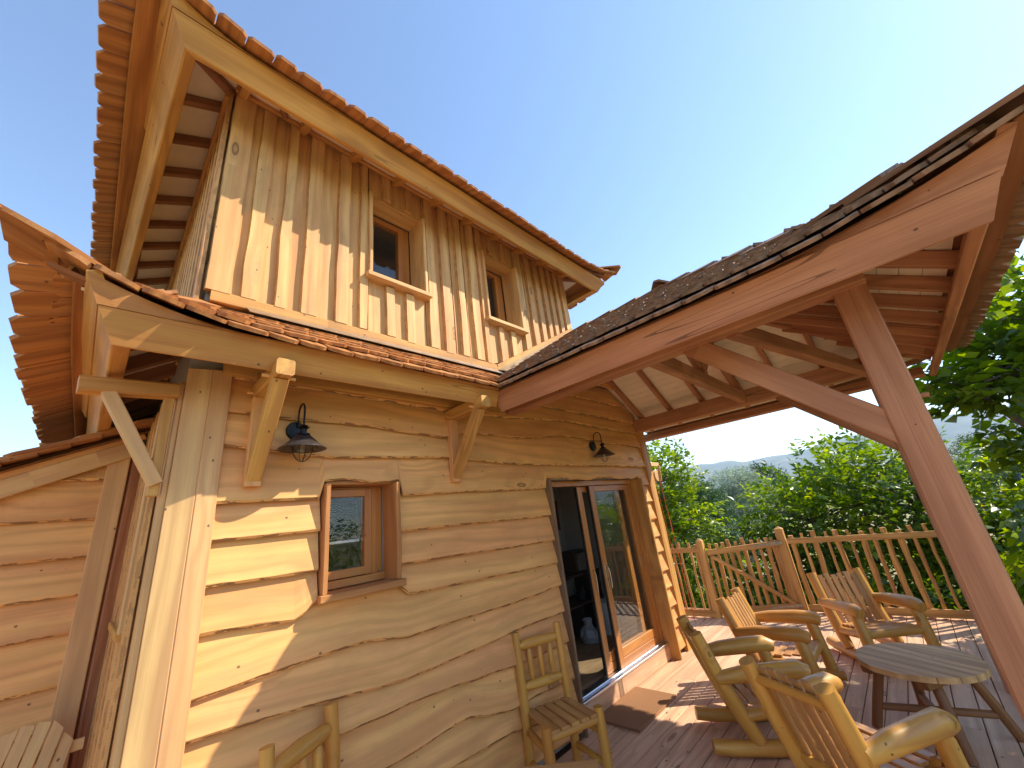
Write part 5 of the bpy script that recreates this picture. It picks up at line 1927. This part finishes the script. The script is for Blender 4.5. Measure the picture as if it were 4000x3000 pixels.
# near tree on the right, shading the table
def ko(p):  # leaves stay off the deck and out of the porch timber
    # keep clear of the porch roof, posts and the deck space
    inside = ((p[:, 1] > -3.62) & (p[:, 0] < 6.2)) | ((p[:, 1] > -3.5) & (p[:, 0] < 8.5)) | ((p[:, 1] > -4.1) & (p[:, 0] < 6.6) & (p[:, 2] > 2.75))
    return ~inside
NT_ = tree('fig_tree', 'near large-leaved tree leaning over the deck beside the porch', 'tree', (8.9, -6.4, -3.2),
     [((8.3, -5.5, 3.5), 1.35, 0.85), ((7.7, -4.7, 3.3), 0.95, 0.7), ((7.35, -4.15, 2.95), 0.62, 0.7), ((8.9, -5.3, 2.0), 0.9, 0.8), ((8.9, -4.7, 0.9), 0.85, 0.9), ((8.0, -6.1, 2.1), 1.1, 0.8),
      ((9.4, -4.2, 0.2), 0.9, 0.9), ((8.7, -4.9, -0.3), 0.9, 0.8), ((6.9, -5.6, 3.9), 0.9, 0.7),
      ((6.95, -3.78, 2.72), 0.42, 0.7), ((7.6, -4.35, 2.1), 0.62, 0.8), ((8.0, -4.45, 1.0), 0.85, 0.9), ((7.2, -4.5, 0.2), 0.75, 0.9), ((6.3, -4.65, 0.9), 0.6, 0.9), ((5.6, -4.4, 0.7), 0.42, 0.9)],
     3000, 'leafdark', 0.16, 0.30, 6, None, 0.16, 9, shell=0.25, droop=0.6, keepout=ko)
# further walnut on the right edge
tree('walnut_tree', 'shaded walnut tree at the right edge behind the near porch post', 'tree', az(-11, 12.6, -3.2),
     [(az(-9, 12.5, 0.6), 1.7, 0.9), (az(-14, 12.3, 1.0), 1.7, 0.9), (az(-8, 12.2, -0.9), 1.6, 0.9), (az(-13, 12, -0.9), 1.7, 0.9), (az(-18, 12, 0.6), 1.8, 0.9)],
     2600, 'leaf', 0.13, 0.24, 7, GW, 0.15, 12, droop=0.5)
# background trees
tree('conifer_tree', 'dark blue-green cedar standing behind the slim walnut', 'tree', az(20.2, 30, -4),
     [(az(20.6, 30, 2.0), 1.5, 0.8), (az(19.3, 30, 1.4), 1.5, 0.7), (az(20.5, 30, 0.2), 2.2, 0.7), (az(18.5, 30, -0.6), 2.0, 0.7), (az(21.8, 30, 1.2), 1.8, 0.8)],
     3200, 'conifer', 0.20, 0.16, 6, None, 0.25, 21, droop=0.1)
tree('silver_tree', 'pale silvery willow in the gap below the mountains', 'tree', az(16.0, 42, -4),
     [(az(16.2, 42, 2.3), 1.9, 0.9), (az(15.0, 42, 2.6), 1.6, 0.9), (az(14.0, 42, 1.8), 1.8, 0.9), (az(16.5, 42, 0.5), 2.2, 0.9), (az(14.5, 42, 0.2), 2.4, 0.9)],
     3000, 'silver', 0.22, 0.15, 6, None, 0.25, 22, droop=0.3)
for k, (a, d, h, r) in enumerate([(18.2, 60, 1.2, 2.6), (12.4, 55, 3.3, 2.4), (21.5, 70, 2.5, 3.2), (17.5, 48, -1.4, 1.6), (-5.5, 80, 3.5, 4.0), (-9.5, 75, 3.0, 4.0), (26, 60, 3.0, 3.5)]):
    tree('field_tree', ['small round tree standing alone in the far field', 'dark tree just right of the silvery willow', 'dark tree behind the cedar',
                        'dark bush in the shade at the foot of the silvery willow', 'far round tree beyond the near porch post', 'far tree at the right edge under the mountains',
                        'far tree hidden behind the house corner'][k], 'tree', az(a, d, -4),
         [(az(a, d, h - r * 0.4), r, 0.85), (az(a + 0.8, d, h - r), r * 0.8, 0.8), (az(a - 1.0, d, h - r * 1.1), r * 0.8, 0.8)], 1500, 'far', 0.34, 0.2, 5, 'far trees in the fields', 0.3, 40 + k, droop=0.1)
# distant wood as one mass
def far_wood():
    rng = np.random.default_rng(77)
    n = 60000
    a = np.radians(rng.uniform(-50, 60, n))
    d = rng.choice([150, 230, 340, 520, 800], n) * rng.uniform(0.9, 1.1, n)
    clump = np.array([noise.noise(V3((float(x) * 40, float(y) * 0.01, 0))) for x, y in zip(a[:n], d[:n])])
    h = np.clip(3.0 + 6 * clump, 0.5, 9) * (0.6 + d / 500)
    z = -4 + h * rng.random(n) ** 0.5
    C = np.stack([d * np.cos(a), -2.9 + d * np.sin(a), z], 1)
    A = rng.normal(size=(n, 3))
    N_ = rng.normal(size=(n, 3))
    me = leaves_mesh('wood', C, A, N_, 0.9 + d / 170, 0.45, rng.random(n))
    o = put('distant_wood', me, M['far'])
    tag(o, 'distant dark wood and hedges below the blue mountains', 'wood', kind='stuff')
far_wood()

M['dryleaf'] = plain('dry_leaf', (0.16, 0.09, 0.035), 0.8)
tag(put('fallen_leaves', leaves_mesh('fallen_leaves', *FL_ARGS), M['dryleaf']), 'small dry leaves scattered over the deck boards', 'leaves', kind='stuff')

# a pale far farmhouse seen between the trees
fb = thing('farmhouse', az(19.0, 75, -4.0), 'tiny pale farmhouse wall glimpsed in the dark gap between the trees', 'house', fix=True)
c = az(19.0, 75, 0)
boxp('wall', 'white', fb, (c[0] - 2.5, c[1] - 1.8, -4.0), (c[0] + 2.5, c[1] + 1.8, -1.6), 0)
part('roof', 'rafter', fb, lambda mb: mb.plate([(-2.1, 0), (2.1, 0), (0, 1.2)], (c[0] - 2.7, c[1], -1.59), (0, 1, 0), (0, 0, 1), 5.4))

# ------------------------------------------------------------------ haze
hz = boxp('haze', 'white', None, (-6600, -6600, -6.5), (6600, 6600, 560), 0)
hz.data.materials.clear()
hm = bpy.data.materials.new('haze')
hm.use_nodes = True
ht = hm.node_tree
for nd in list(ht.nodes):
    ht.nodes.remove(nd)
ho = ht.nodes.new('ShaderNodeOutputMaterial')
hv = ht.nodes.new('ShaderNodeVolumePrincipled')
hv.inputs['Color'].default_value = (0.66, 0.80, 1.0, 1)
hv.inputs['Density'].default_value = 0.00012
hv.inputs['Anisotropy'].default_value = 0.0
ht.links.new(hv.outputs[0], ho.inputs['Volume'])
hz.data.materials.append(hm)
tag(hz, kind='stuff')
for o in list(bpy.data.objects):
    if 'fix' in o:
        del o['fix']
